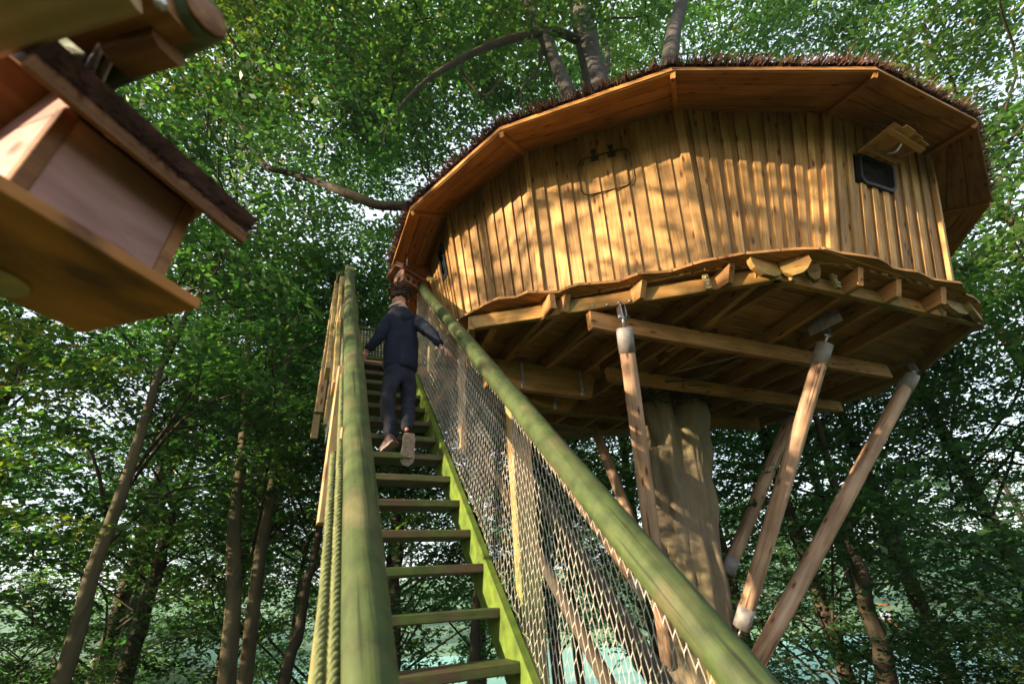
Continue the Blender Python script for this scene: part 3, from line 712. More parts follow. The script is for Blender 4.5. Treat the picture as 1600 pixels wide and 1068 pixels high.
# ropes twisted along the left rail
def rope(name, a, b, r, parent, turns=60):
    tubes = []
    a, b = V(a), V(b); M = frame(a, b-a, UZ); n = turns*6
    vs, fs = [], []
    for s in range(3):
        P = []
        for i in range(n+1):
            t = i/n; an = 2*math.pi*(turns*t+s/3)
            P.append(M @ V(((b-a).length*t, r*.55*math.cos(an), r*.55*math.sin(an))))
        v, f = tubedata(P, [r*.6]*len(P), 5, 0, 0, len(vs)); vs += v; fs += f
    return mesh(name, vs, fs, M_gropes, parent, smooth=True)
rope('rope', railp(.118, .4)+V((0, 0, -.06)), railp(.13, 2.9)+V((0, 0, -.02)), .013, ST, 62)
rope('rope', railp(.085, .6)+V((0, 0, -.09)), railp(.105, 1.9)+V((0, 0, -.08)), .013, ST, 34)
# netting
def net(x, y0, y1, seedx, name, top_off=.07, bot=-1.09, cy=.036, cz=.057, rad=.0014):
    tubes_v, tubes_f = [], []
    def surf(u, v_):   # u along the stair, v_ fraction from rail (0) to stringer (1)
        yy = u; zt = yy-1.287-top_off; zb_ = yy-1.287+bot
        sag = .02*noise.noise(V((u*2.2, v_*2, seedx)))
        yy += .008*noise.noise(V((u*5, v_*5, seedx+9))) + .015*noise.noise(V((u*1.2, v_*1.5, seedx+4)))
        xin = 0 if v_ < .0 else 0
        return V((x+sag-.055*v_**2, yy, zt*(1-v_)+zb_*v_ + .007*noise.noise(V((u*6, v_*6, seedx+2)))))
    nu = int((y1-y0)/cy); nv = int((-bot-top_off)/cz)
    def seg(a, b):
        d = (b-a); u_ = d.orthogonal().normalized()*rad; w_ = d.normalized().cross(u_)
        o = len(tubes_v)
        for p in (a, b):
            for k in range(3):
                an = 2*math.pi*k/3; tubes_v.append(p+u_*math.cos(an)+w_*math.sin(an))
        for k in range(3): tubes_f.append((o+k, o+(k+1) % 3, o+3+(k+1) % 3, o+3+k))
    for i in range(nu):
        u = y0+(i+.5)*cy
        for j in range(nv):
            v0 = j/nv; o1 = (.5 if j % 2 else -.5)*cy*.5
            vm = (j+.62)/nv; vb = (j+1)/nv
            n0 = surf(u+(cy*.5 if j % 2 else 0), v0)
            nm = surf(u+(cy*.5 if j % 2 else 0), (j+.35)/nv)
            l = surf(u+(0 if j % 2 else -cy*.5), vb); r_ = surf(u+(cy if j % 2 else cy*.5), vb)
            seg(n0, nm); seg(nm, l); seg(nm, r_)
    ed = [surf(y0+(y1-y0)*i/60, 0) for i in range(61)]
    for i in range(60): seg(ed[i], ed[i+1])
    ob = mesh(name, tubes_v, tubes_f, M_rope, ST); ob['kind'] = 'stuff'
    return ob
net(1.075, .35, 5.05, 1, 'netting'); net(.165, 3.4, 5.0, 7, 'netting')
# lacing cord spiralling round the right rail underside & bottom edge
lc = []
for base, tg, off in ((1.085, .058, -.045), (1.022, .02, -1.075)):
    P = []
    for i in range(360):
        yv = .3+4.6*i/359; an = i*.9; q = railp(base, yv)
        P.append(q+V((.007*math.cos(an), .01*math.sin(an*.7), off+.008*math.sin(an))))
    v, f = tubedata(P, [.0035]*len(P), 4); lc.append((v, f))
for v, f in lc: tag(mesh('lacing_cord', v, f, M_gropes, ST), kind='stuff')
# bolts on stringer
for k in range(-1, 11, 2):
    p = tp(k)+V((.962, .10, -.03)); tube('bolt', [p, p-V((.012, 0, 0))], .013, M_metal, ST, seg=8, n=1)
# landing
LD = thing('landing', (.75, 5.6, 2.6), 'small wooden landing with net fence at the head of the stairs', 'platform')
for i in range(7):
    bar('floor_board', V((.1, 5.12+.15*i, 2.585)), V((1.6, 5.12+.15*i, 2.585)), .14, .03, M_tread, LD)
for yv in (5.1, 6.1): bar('bearer', V((.1, yv, 2.5)), V((2.0, yv, 2.5)), .07, .13, M_deck, LD)
for xv in (.14, 1.5): bar('bearer', V((xv, 5.06, 2.36)), V((xv, 6.2, 2.36)), .07, .15, M_deck, LD)
for (xv, yv) in ((.08, 5.2), (.08, 6.15), (1.25, 6.15)):
    bar('fence_post', V((xv, yv, 1.9)), V((xv, yv, 3.65)), .09, .09, M_post, LD, up=V((0, 1, 0)))
tube('top_rail', [(.08, 6.15, 3.6), (1.35, 6.15, 3.6)], .035, M_rail, LD, seg=10)
tube('top_rail', [(.08, 5.0, 3.66), (.08, 6.2, 3.6)], .035, M_rail, LD, seg=10)
lv = []
for i in range(30):
    xx = .1+1.2*i/29; lv.append(([(xx, 6.13, 2.65), (xx+.03, 6.12, 3.1), (xx, 6.13, 3.58)], .003))
for i in range(20):
    zz = 2.68+.045*i; lv.append(([(.1, 6.13, zz), (.7, 6.12, zz+.01), (1.3, 6.13, zz)], .003))
tag(multitube('netting', lv, M_rope, LD, seg=3, n=1), kind='stuff')
# short log balustrade by the door
tube('top_rail', [ay(669, 436, 5.1), ay(700, 440, 4.75), ay(716, 445, 4.45)], .035, M_post, LD, seg=10)
bar('fence_post', ay(686, 442, 4.9), ay(690, 442, 4.9)*1.0+V((0, 0, -1.0)), .1, .1, M_post, LD, up=V((0, 1, 0)))
lv = []
for i in range(9):
    t = i/8; a = ay(700, 445, 4.7)*(1-t)+ay(718, 450, 4.4)*t; lv.append(([a, a+V((.01, 0, -.45)), a+V((0, 0, -.9))], .0028))
for i in range(14):
    a = ay(700, 445, 4.7)+V((0, 0, -.065*i)); b = ay(718, 450, 4.4)+V((0, 0, -.065*i)); lv.append(([a, (a+b)/2, b], .0028))
tag(multitube('netting', lv, M_rope, LD, seg=3, n=1), kind='stuff')

# second staircase's rope-wrapped log behind the net
def farlog(a_, name, rt, y0, y1, r, label, wrap):
    b_ = a_/rt
    n_ = 14; P = []
    for i in range(n_):
        t = y0+(y1-y0)*i/(n_-1)
        P.append(V((a_, 0, 0))+V((0, -.7071, .7071))*b_+V((0, .7071, .7071))*t)
    T = thing(name, P[0], label, 'log')
    tube('log', P, r, M_barkd, T, seg=12, n=2, wob=.08, sd=r*99)
    if wrap:
        vs, fs = [], []; d = V((0, .7071, .7071)); u_ = V((1, 0, 0)); w_ = d.cross(u_); Ln = (P[-1]-P[0]).length; Q = []
        nn = 500
        for i in range(nn):
            an = i/nn*Ln/.17*2*math.pi; Q.append(P[0]+d*(Ln*i/nn)+(u_*math.cos(an)+w_*math.sin(an))*(r+.006))
        v, f = tubedata(Q, [.008]*nn, 5); mesh('rope', v, f, M_gropes, T, smooth=True)
farlog(1.75, 'rope_wrapped_log', -.93, 1.2, 6.2, .06, 'mossy slanting log wound with pale rope, seen through the stair netting', True)
farlog(1.75, 'slanting_log', -.78, 1.4, 6.0, .045, 'thin dark slanting log below the rope wound log behind the netting', False)

# ------------------------------------------------------------------ bird boxes
def birdbox(base, yaw, S, label, tilt=None, detail=True):
    """box with hipped eaves; local x along side, y towards front normal, z up; base = bottom corner K (px-facing right corner)"""
    T = thing('bird_box', base, label, 'bird house')
    e1 = V((math.sin(yaw), math.cos(yaw), 0)); e2 = V((-e1.y, e1.x, 0))   # e2: towards left/back (into the box)
    e3 = V((0, 0, 1))
    if tilt: 
        q = Matrix.Rotation(tilt, 3, V((.37, .79, .0)).normalized()); e1, e2, e3 = q @ e1, q @ e2, q @ e3
    K = V(base); Ls, Wd, H = .205*S, .19*S, .18*S
    def P(x, y, z): return K+e1*x*S+e2*y*S+e3*z*S     # x<=0 along side, y into the box
    def bx(nm, x0, x1, y0, y1, z0, z1, mat, par=T):
        c = [P(x, y, z) for z in (z0, z1) for (x, y) in ((x0, y0), (x1, y0), (x1, y1), (x0, y1))]
        M = frame(c[0], e1, e3); I = M.inverted()
        o = mesh(nm, [I @ p for p in c], [(0, 3, 2, 1), (4, 5, 6, 7), (0, 1, 5, 4), (1, 2, 6, 5), (2, 3, 7, 6), (3, 0, 4, 7)], mat, par, M=M)
        bv = o.modifiers.new('bevel', 'BEVEL'); bv.width = .003*S; bv.segments = 2
        return o
    l, wd_, h = .225, .20, .185
    bx('side_panel', -l+.02, -.02, 0.004, .016, 0, h, M_bird); bx('side_panel', -l+.02, -.02, wd_-.016, wd_-.004, 0, h, M_bird)
    bx('front_panel', -l+.004, -l+.016, .02, wd_-.02, 0, h, M_bird); bx('front_panel', -.016, -.004, .02, wd_-.02, 0, h, M_bird)
    for x in (-l, -.022):
        for y in (0, wd_-.022): bx('corner_post', x, x+.022, y, y+.022, 0, h, M_birdtrim)
    b = bx('base_plate', -l-.05, .045, -.045, wd_+.045, -.022, -.001, M_birdbase)
    if detail:
        c = P(-.125, .19, -.023); tube('disc', [c, c-e3*.006*S], .048*S, M_birdplate, b, seg=28, n=1)
    # roof: two slopes, ridge along e1
    x0, x1 = -l-.07, .07
    for sgn in (0, 1):
        ye, yr = (-.05, wd_/2) if sgn == 0 else (wd_+.05, wd_/2)
        ze, zr = h-.015, h+.105
        q = [P(x0, ye, ze), P(x1, ye, ze), P(x1, yr, zr), P(x0, yr, zr)]
        n_ = (q[1]-q[0]).cross(q[3]-q[0]).normalized()
        if n_.dot(e3) < 0: n_ = -n_
        plank('roof_board', q, .014*S, n_, M_birdtrim, T, xdir=e1)
        bx('eave_trim', x0, x1, ye-(.012 if sgn == 0 else 0), ye+(0 if sgn == 0 else .012), ze-.026, ze+.0, M_birdtrim)
        # thatch
        P0, D = [], []
        nb = 2600 if detail else 500
        for _ in range(nb):
            u = rs.rand(); v_ = rs.rand()**1.3; p = P(x0+(x1-x0)*u*1.02, ye+(yr-ye)*v_, ze+(zr-ze)*v_+.003+.046*rs.rand())
            d = (e1*(rs.normal()*.25+.1)+(q[0]-q[3]).normalized()*.9+n_*rs.normal()*.12).normalized(); P0.append(tuple(p)); D.append(tuple(d))
        ob = blades('thatch', np.array(P0), np.array(D), rs.uniform(.03, .07, nb)*S, rs.uniform(.0012, .0028, nb)*S, M_thatch, T); ob['kind'] = 'stuff'
        plank('thatch_body', [p+n_*.040*S for p in q], .038*S, n_, M_thatch, T, xdir=e1)
    for y in (0, ):
        pass
    # gable triangles
    for x in (-l+.004, -.004):
        q = [P(x, 0, h), P(x, wd_, h), P(x, wd_/2, h+.085)]
        plank('gable', q, .01*S, e1 if x > -.1 else -e1, M_bird, T)
    return T, P
Dk = 1.0
k0 = ray(250, 452).normalized()*Dk
BB, PB = birdbox(k0, R_(41.3), 1.0, 'large blurred wooden bird box with thatched roof hanging close at the upper left', tilt=R_(4))
# entrance face details on hidden side kept simple; far box by the door
fb0 = ay(652, 452, 4.85)
BF, PF = birdbox(fb0, R_(62), 1.0, 'small orange bird box hanging under the eave above the boy', detail=False)
WDIM = .20
for x, y in ((-.065, -.001), (-.16, -.001)):
    c = PF(x, y, .09); n_ = (PF(0, -1, 0)-PF(0, 0, 0)).normalized(); tube('entrance_hole', [c-n_*.002, c+n_*.004], .035, M_gap, BF, seg=14, n=1)
c = PF(-.226, .10, .09); n_ = (PF(-1, 0, 0)-PF(0, 0, 0)).normalized(); tube('entrance_hole', [c-n_*.002, c+n_*.004], .035, M_gap, BF, seg=14, n=1)
c = PF(-.11, .1, .29); tube('hanging_cord', [c, c+V((0, 0, .25))], .004, M_metal, BF, seg=5)
# foreground post frame that carries the bird box
FB = thing('log_bracket', ay(200, 60, .75), 'mossy sawn log bracket with steel straps above the near bird box', 'bracket')
def fb(px, py, d): return ray(px, py).normalized()*d
lg = tube('log', [fb(20, 150, 1.3), fb(180, 88, 1.15), fb(322, 22, 1.02)], [.046, .043, .040], M_rail, FB, seg=10, n=3, wob=.08)
tube('end_grain', [fb(322, 22, 1.02), fb(325, 20, 1.018)], [.037, .034], M_birdtrim, lg, seg=10, n=1)
bar('sawn_beam', fb(-160, 70, 1.05), fb(190, -35, .95), .07, .07, M_post, FB, ch=.01)
bar('block', fb(120, 35, 1.1), fb(275, -5, 1.02), .09, .09, M_birdtrim, FB, up=V((0.3, -.5, 1)), ch=.01)
bar('block', fb(185, 75, 1.07), fb(262, 55, 1.03), .06, .08, M_birdtrim, FB, up=V((0, -.4, 1)), ch=.01)
tube('bolt', [fb(252, 10, 1.0), fb(250, 4, .96)], .009, M_metal, FB, seg=8, n=1)
hk = tube('hook', [fb(170, 50, 1.06), fb(158, 72, 1.06), fb(140, 110, 1.08), fb(128, 145, 1.1)], .007, M_metal, FB, seg=8)
tube('hook', [fb(182, 55, 1.06), fb(176, 82, 1.06), fb(160, 115, 1.08), fb(150, 145, 1.1)], .006, M_metal, FB, seg=8)
tube('hook', [fb(160, 48, 1.08), fb(146, 82, 1.08), fb(131, 112, 1.1), fb(118, 150, 1.12)], .009, M_black, FB, seg=8)

# ------------------------------------------------------------------ the boy
M_skin = plain('skin', (.50, .25, .16), .55, 0, .08, 20)
M_hood = plain('navy_sweatshirt', (.007, .010, .020), .95, 0, .35, 12, .5)
M_lining = plain('pale_collar', (.42, .33, .28), .9)
M_jean = plain('dark_jeans', (.010, .012, .020), .9, 0, .5, 9, .6)
M_hair = plain('brown_hair', (.045, .024, .014), .8, 0, .5, 40, .4)
M_shoe = plain('brown_shoe', (.09, .05, .035), .6, 0, .6, 30)
M_sole = plain('shoe_sole', (.20, .16, .13), .7, 0, .4, 60)
def skin(name, pts, edges, rads, mat, parent, root=0, lvl=2):
    me = bpy.data.meshes.new(name); me.from_pydata([tuple(p) for p in pts], edges, []); me.update()
    o = bpy.data.objects.new(name, me); sc.collection.objects.link(o)
    o.modifiers.new('s', 'SKIN'); ss = o.modifiers.new('d', 'SUBSURF'); ss.levels = lvl; ss.render_levels = lvl
    for i, r in enumerate(rads):
        v = me.skin_vertices[0].data[i]; v.radius = r if isinstance(r, tuple) else (r, r); v.use_root = (i == root)
    dg = bpy.context.evaluated_depsgraph_get(); ev = o.evaluated_get(dg); m2 = bpy.data.meshes.new_from_object(ev)
    bpy.data.objects.remove(o); bpy.data.meshes.remove(me)
    m2.materials.clear(); m2.materials.append(mat); m2.polygons.foreach_set('use_smooth', [True]*len(m2.polygons))
    m2.name = name
    if name in ('sweatshirt', 'jeans'):
        for v in m2.vertices:
            c = v.co; f_ = noise.noise(V((c.x*9, c.y*9, c.z*26)))*.011+noise.noise(V((c.x*25+c.z*9, c.y*20, c.z*12)))*.006
            v.co = c+v.normal*f_
    return m2
def skobj(name, *a, **k):
    m2 = skin(name, *a, **k); return link(name, m2, Matrix.Identity(4), a[4])
BY = thing('person', (.58, 3.45, 1.0), 'boy in navy hooded sweatshirt and dark jeans climbing the stairs, seen from behind', 'person')
# joints from the picture, given depths on the stair
hip = ay(624, 575, 3.62); hipL = ay(610, 582, 3.60); hipR = ay(640, 582, 3.62)
che = ay(629, 520, 3.66); nk = ay(627, 488, 3.70); sL = ay(602, 500, 3.68); sR = ay(652, 500, 3.70)
hd = ay(624, 464, 3.74)
eL = ay(590, 530, 3.62); wL = ay(572, 549, 3.66); sR = ay(650, 501, 3.66); eR = ax(675, 521, .87); wR = ax(689, 541, .935)
kL = ay(604, 630, 3.52); aL = ay(613, 678, 3.50); kR = ay(637, 628, 3.62); aR = ay(636, 672, 3.40)
# body
pts = [hip, che, nk, hd-V((0, 0, .03)), sL, eL, wL, sR, eR, wR, hipL, kL, aL, hipR, kR, aR]
eds = [(0, 1), (1, 2), (2, 3), (1, 4), (4, 5), (5, 6), (1, 7), (7, 8), (8, 9), (0, 10), (10, 11), (11, 12), (0, 13), (13, 14), (14, 15)]
rad = [(.08, .06), (.09, .06), .045, .06, .03, .026, .022, .03, .026, .022, .045, .03, .024, .045, .03, .024]
bm_ = skin('body', pts, eds, rad, M_skin, BY)
body = link('body', bm_, Matrix.Identity(4), BY)
# head
def blob(name, c, r, mat, parent, axis=None, seg=20, fn=None):
    bm = bmesh.new(); bmesh.ops.create_uvsphere(bm, u_segments=seg, v_segments=seg//2+2, radius=1)
    for v in bm.verts:
        p = V((v.co.x*r[0], v.co.y*r[1], v.co.z*r[2]))
        if fn: p = fn(p)
        v.co = p+c
    me = bpy.data.meshes.new(name); bm.to_mesh(me); bm.free(); me.materials.append(mat)
    me.polygons.foreach_set('use_smooth', [True]*len(me.polygons))
    return link(name, me, Matrix.Identity(4), parent)
blob('head', hd, (.080, .096, .112), M_skin, BY, fn=lambda p: V((p.x*(1-.25*max(0, -p.z/.105)), p.y+.01, p.z)))
for s in (-1, 1): blob('ear', hd+V((s*.084, .005, -.012)), (.012, .02, .030), M_skin, BY, seg=10)
blob('nose', hd+V((0, .102, -.02)), (.012, .018, .022), M_skin, BY, seg=8)
for s in (-1, 1): blob('eye', hd+V((s*.03, .086, .005)), (.012, .008, .008), M_sole, BY, seg=8)
blob('mouth', hd+V((0, .088, -.052)), (.022, .01, .007), M_lining, BY, seg=8)
hr = blob('hair', hd+V((0, -.006, .022)), (.096, .110, .113), M_hair, BY, seg=32, fn=lambda p: V((p.x*(1+.05*noise.noise(p*40)), p.y*(1+.06*noise.noise(p*35)), (p.z if p.z > -.045 else -.045+(p.z+.045)*.45)+.012*noise.noise(p*50)+(.010 if p.z > .04 else 0))))
P0, D = [], []
for _ in range(2600):
    a = rs.rand()*2*math.pi; z = rs.uniform(-.2, 1); rr = math.sqrt(max(0, 1-z*z)); n_ = V((rr*math.cos(a), rr*math.sin(a), z))
    if n_.y > .5 and z < .5: continue
    p = hd+V((n_.x*.091, n_.y*.104-.006, n_.z*.113+.020)); d = (n_*.5+V((rs.normal()*.35, -.25, .35*z+rs.normal()*.3))).normalized(); P0.append(tuple(p)); D.append(tuple(d))
hb = blades('strands', np.array(P0), np.array(D), rs.uniform(.02, .05, len(P0)), rs.uniform(.0015, .003, len(P0)), M_hair, hr); hb['kind'] = 'stuff'
# sweatshirt
hem = ay(625, 584, 3.62); wa = ay(627, 552, 3.64)
pts = [wa, hem, ay(628, 525, 3.66), ay(628, 506, 3.67), nk, ay(606, 504, 3.67), ay(596, 518, 3.63), eL, wL, ay(649, 503, 3.67), (sR*.45+eR*.55), eR, wR]
eds = [(0, 1), (0, 2), (2, 3), (3, 4), (3, 5), (5, 6), (6, 7), (7, 8), (3, 9), (9, 10), (10, 11), (11, 12)]
rad = [(.165, .12), (.165, .12), (.155, .11), (.13, .10), (.085, .085), (.085, .085), .066, .055, .042, (.085, .085), .066, .055, .042]
sw_ = skobj('sweatshirt', pts, eds, rad, M_hood, BY)
def hoodfn(p): return V((p.x*(1-.35*max(0, -p.z/.09)), p.y*(1+.2*noise.noise(p*9)), p.z+.01*noise.noise(p*14)))
blob('hood', ay(627, 496, 3.64)+V((0, 0, .0)), (.125, .08, .115), M_hood, sw_, fn=hoodfn, seg=24)
# collar lining ring
ring = []
for i in range(15):
    a = math.pi*(1.0+i/14); ring.append(hd+V((.082*math.cos(a), .01+.075*math.sin(a), -.115-.02*abs(math.cos(a)))))
tube('collar_lining', ring, .014, M_lining, sw_, seg=8, n=2)
# folds as low ridges
# jeans
pts = [ay(624, 578, 3.61), ay(624, 560, 3.63), ay(612, 592, 3.60), ay(607, 610, 3.56), kL, ay(608, 655, 3.50), ay(612, 688, 3.50), ay(637, 592, 3.62), ay(639, 612, 3.62), kR, ay(638, 650, 3.52), aR]
eds = [(0, 1), (0, 2), (2, 3), (3, 4), (4, 5), (5, 6), (0, 7), (7, 8), (8, 9), (9, 10), (10, 11)]
rad = [.105, .11, .082, .074, .064, .058, .054, .082, .074, .064, .058, .054]
skobj('jeans', pts, eds, rad, M_jean, BY)
# shoes
def shoe(heel, toe, parent):
    heel, toe = V(heel), V(toe); d = (toe-heel).normalized(); up_ = (UZ-d*UZ.dot(d)).normalized(); sd = d.cross(up_)
    vs, fs = [], []; prof = [(0, .034, .07), (.15, .044, .09), (.4, .042, .075), (.65, .05, .058), (.88, .045, .04), (1, .018, .02)]
    Ln = (toe-heel).length; S = 12
    for (t, wd_, ht) in prof:
        for k in range(S):
            a = 2*math.pi*k/S; zz = math.sin(a); vs.append(heel+d*(t*Ln)+sd*wd_*math.cos(a)+up_*(ht*max(0, zz)+.008*min(0, zz)+.016))
    for i in range(len(prof)-1):
        for k in range(S): fs.append((i*S+k, i*S+(k+1) % S, (i+1)*S+(k+1) % S, (i+1)*S+k))
    fs += [tuple(range(S-1, -1, -1)), tuple(range((len(prof)-1)*S, len(prof)*S))]
    o = mesh('shoe', vs, fs, M_shoe, parent, smooth=True)
    vs, fs = [], []
    for (t, wd_, ht) in prof:
        for s, zz in ((-1, .018), (1, .018), (1, 0), (-1, 0)): vs.append(heel+d*(t*Ln)+sd*wd_*1.04*s+up_*zz)
    for i in range(len(prof)-1):
        for k in range(4): fs.append((i*4+k, i*4+(k+1) % 4, (i+1)*4+(k+1) % 4, (i+1)*4+k))
    fs += [(3, 2, 1, 0), tuple(range((len(prof)-1)*4, len(prof)*4))]
    mesh('sole', vs, fs, M_sole, o)
t1 = tp(6)
shoe(aL+V((.015, -.10, -.09)), V((aL.x-.065, tp(6).y+.12, tp(6).z+.004)), BY)
shoe(aR+V((0, -.10, -.06)), aR+V((.01, .00, -.27)), BY)
# hands with fingers
def hand(wr, d, palm_n, side, name='hand'):
    d = d.normalized(); palm_n = (palm_n-d*palm_n.dot(d)).normalized(); s = d.cross(palm_n)*side
    pts = [wr, wr+d*.035, wr+d*.07]; eds = [(0, 1), (1, 2)]; rad = [(.02, .016), (.028, .014), (.030, .012)]
    for k, (o, ln) in enumerate(((-.026, .052), (-.009, .062), (.009, .058), (.025, .045))):
        b = wr+d*.07+s*o; i = len(pts); spread = s*o*.5
        pts += [b+d*ln*.4+spread*.3-palm_n*.004, b+d*ln*.75+spread*.6-palm_n*.014, b+d*ln+spread-palm_n*.028]; rad += [.009, .008, .006]
        eds += [(2, i), (i, i+1), (i+1, i+2)]
    i = len(pts); pts += [wr+d*.03-s*.035, wr+d*.055-s*.055, wr+d*.075-s*.06]; rad += [.011, .010, .007]; eds += [(1, i), (i, i+1), (i+1, i+2)]
    return skobj(name, pts, eds, rad, M_skin, BY, lvl=1)
hand(wL, ay(568, 556, 3.7)-wL+V((0, .03, -.02)), V((1, 0, .3)), 1)
hand(wR, ax(701, 550, .99)-wR, V((0, -.5, 1)), -1)

# ------------------------------------------------------------------ foliage
def leafquads(pos, nrm, size, rs, asp=.55):
    n = len(pos); t = np.cross(nrm, rs.normal(size=(n, 3))); t /= np.linalg.norm(t, axis=1)[:, None]+1e-9
    b = np.cross(nrm, t); s = size[:, None]; fold = nrm*s*.12
    co = np.stack([pos-t*s*.5, pos-b*s*asp*.5+fold+t*s*.02, pos+t*s*.5, pos+b*s*asp*.5+fold+t*s*.02], 1).reshape(-1, 3)
    return co, np.arange(4*n).reshape(-1, 4)
def sprays(centers, rs, per, rad, lsize, drop=.12):
    """horizontal fans of leaves around each centre"""
    m_ = len(centers); th = rs.rand(m_, per)*2*np.pi; r = rad*np.sqrt(rs.rand(m_, per))*(.6+.8*rs.rand(m_, 1))
    til = rs.normal(size=(m_, 2))*.30
    x = r*np.cos(th)*(.65+.35*rs.rand(m_, 1)); y = r*np.sin(th)
    z = x*til[:, :1]+y*til[:, 1:]-r*r/rad*drop*2+rs.normal(size=(m_, per))*.05*rad
    P = np.stack([x, y, z], -1)+centers[:, None, :]
    nr = np.stack([-til[:, :1]+rs.normal(size=(m_, per))*.45, -til[:, 1:]+rs.normal(size=(m_, per))*.45, np.ones((m_, per))], -1)
    nr /= np.linalg.norm(nr, axis=-1)[..., None]
    return P.reshape(-1, 3), nr.reshape(-1, 3), lsize*(.45+1.0*rs.rand(m_*per))
def crown_mesh(name, mat, seed, rx, rz, ncl, nsp, per, srad, lsize, clr=.9, hollow=.35):
    rs = np.random.RandomState(seed); C = []
    while len(C) < ncl:
        p = rs.uniform(-1, 1, 3); d = np.linalg.norm(p)
        if d > 1 or (d < hollow and rs.rand() < .7): continue
        C.append(p*np.array([rx, rx, rz]))
    C = np.array(C)
    S = (C[:, None, :]+rs.normal(size=(ncl, nsp, 3))*clr*np.array([1, 1, .55])).reshape(-1, 3)
    P, nr, sz = sprays(S, rs, per, srad, lsize)
    co, q = leafquads(P, nr, sz, rs)
    me = npmesh(name, co, q, mat)
    return me, C
def branch_mesh(name, C, rz, rs, mat, r0=.032, top=None):
    vs, fs = [], []
    for c in C:
        z0 = c[2]-rs.uniform(.3, 1.6)-abs(c[0])*.25; z0 = max(-rz*1.1, z0)
        a = V((0, 0, z0)); b = V(tuple(c)); m1 = a*.6+b*.4+V((rs.normal()*.2, rs.normal()*.2, .3)); m2 = a*.25+b*.75+V((rs.normal()*.25, rs.normal()*.25, .15))
        P, Q = smoothpath([a, m1, m2, b], [r0, r0*.7, r0*.45, r0*.15], 3)
        v, f = tubedata(P, Q, 5, 0, 0, len(vs), cap=False); vs += v; fs += f
        for _ in range(1):
            e = b+V((rs.normal()*.7, rs.normal()*.7, rs.normal()*.3)); P, Q = smoothpath([m2, (m2+e)/2+V((0, 0, .1)), e], [r0*.35, r0*.22, .006], 2)
            v, f = tubedata(P, Q, 4, 0, 0, len(vs), cap=False); vs += v; fs += f
    me = bpy.data.meshes.new(name); me.from_pydata([tuple(v) for v in vs], [], fs); me.update(); me.materials.append(mat)
    me.polygons.foreach_set('use_smooth', [True]*len(me.polygons))
    return me
CR = []
for i, (mt, rx, rz, ncl, nsp) in enumerate(((M_leaf2, 3.6, 5.2, 28, 12), (M_leaf1, 3.4, 4.8, 28, 12), (M_leaf2, 4.0, 4.6, 28, 12), (M_leaf3, 2.8, 3.6, 24, 9))):
    me, C = crown_mesh('crown', mt, 11+i, rx, rz, ncl, nsp, 64, .58, .115, clr=.64)
    CR.append((me, branch_mesh('branches', C, rz, np.random.RandomState(40+i), M_barkd), rz))
TREES = []
def tree(x, y, h, kind, label, sc_=1.0, rot=None, r=.14, lean=(0, 0), crown_z=None, name='beech_tree_background', bark_=None, trunkpts=None, group='trees around the treehouse', cz=1.0, back=0.0):
    zg = gz(x, y)-.15
    T = thing('tree', (x, y, zg), label, 'tree', group)
    top = V((x+lean[0], y+lean[1], zg+h))
    if trunkpts: pts, rad = trunkpts
    else:
        pts = [V((x, y, zg)), V((x+lean[0]*.3+rnd.uniform(-.15, .15), y+lean[1]*.3, zg+h*.33)), V((x+lean[0]*.65+rnd.uniform(-.2, .2), y+lean[1]*.65, zg+h*.66)), top]; rad = [r*1.15, r*.9, r*.65, r*.2]
    tube('trunk', pts, rad, bark_ or M_barkg, T, seg=10, n=5, wob=.25, sd=x, local=False)
    me, br, rz = CR[kind]; cz_ = crown_z if crown_z is not None else h*.62
    c = V((x+lean[0]*.7, y+lean[1]*.7, zg+cz_)); hd_ = V((c.x, c.y, 0)).normalized(); c = c+hd_*back
    M = Matrix.Translation(c) @ Matrix.Rotation(rot if rot is not None else rnd.uniform(0, 6.28), 4, 'Z') @ Matrix.Diagonal((sc_, sc_, sc_*cz, 1))
    link('crown', me, M, T); link('branches', br, M, T)
    return T
def base(px, py, dist):      # point along the pixel's bearing at a given horizontal distance
    r = ray(px, py); k = dist/math.hypot(r.x, r.y); return r.x*k, r.y*k
LAB = []
def ttrunk(px0, py0, px1, py1, d, r0, r1, extra=None, topz=10):
    """trunk through two picture points at horizontal distance d"""
    a = ray(px0, py0); b = ray(px1, py1); A = a*(d/math.hypot(a.x, a.y)); B = b*(d/math.hypot(b.x, b.y))
    dz = (B-A)/(B.z-A.z); lo = A+dz*(-3.2-A.z); hi = A+dz*(topz-A.z)
    q = [lo]+[A*(1-t)+B*t+V((rnd.uniform(-.045, .045), rnd.uniform(-.04, .04), 0)) for t in (0, .22, .45, .7, 1)]
    hi = B+(hi-B)*.5+V((rnd.uniform(-.4, .4), 0, 0))
    return q+[hi], [r*.8 for r in (r0*1.3, r0*1.05, r0*.95, (r0+r1)/2, r1*1.1, r1*.9, r1*.2)]
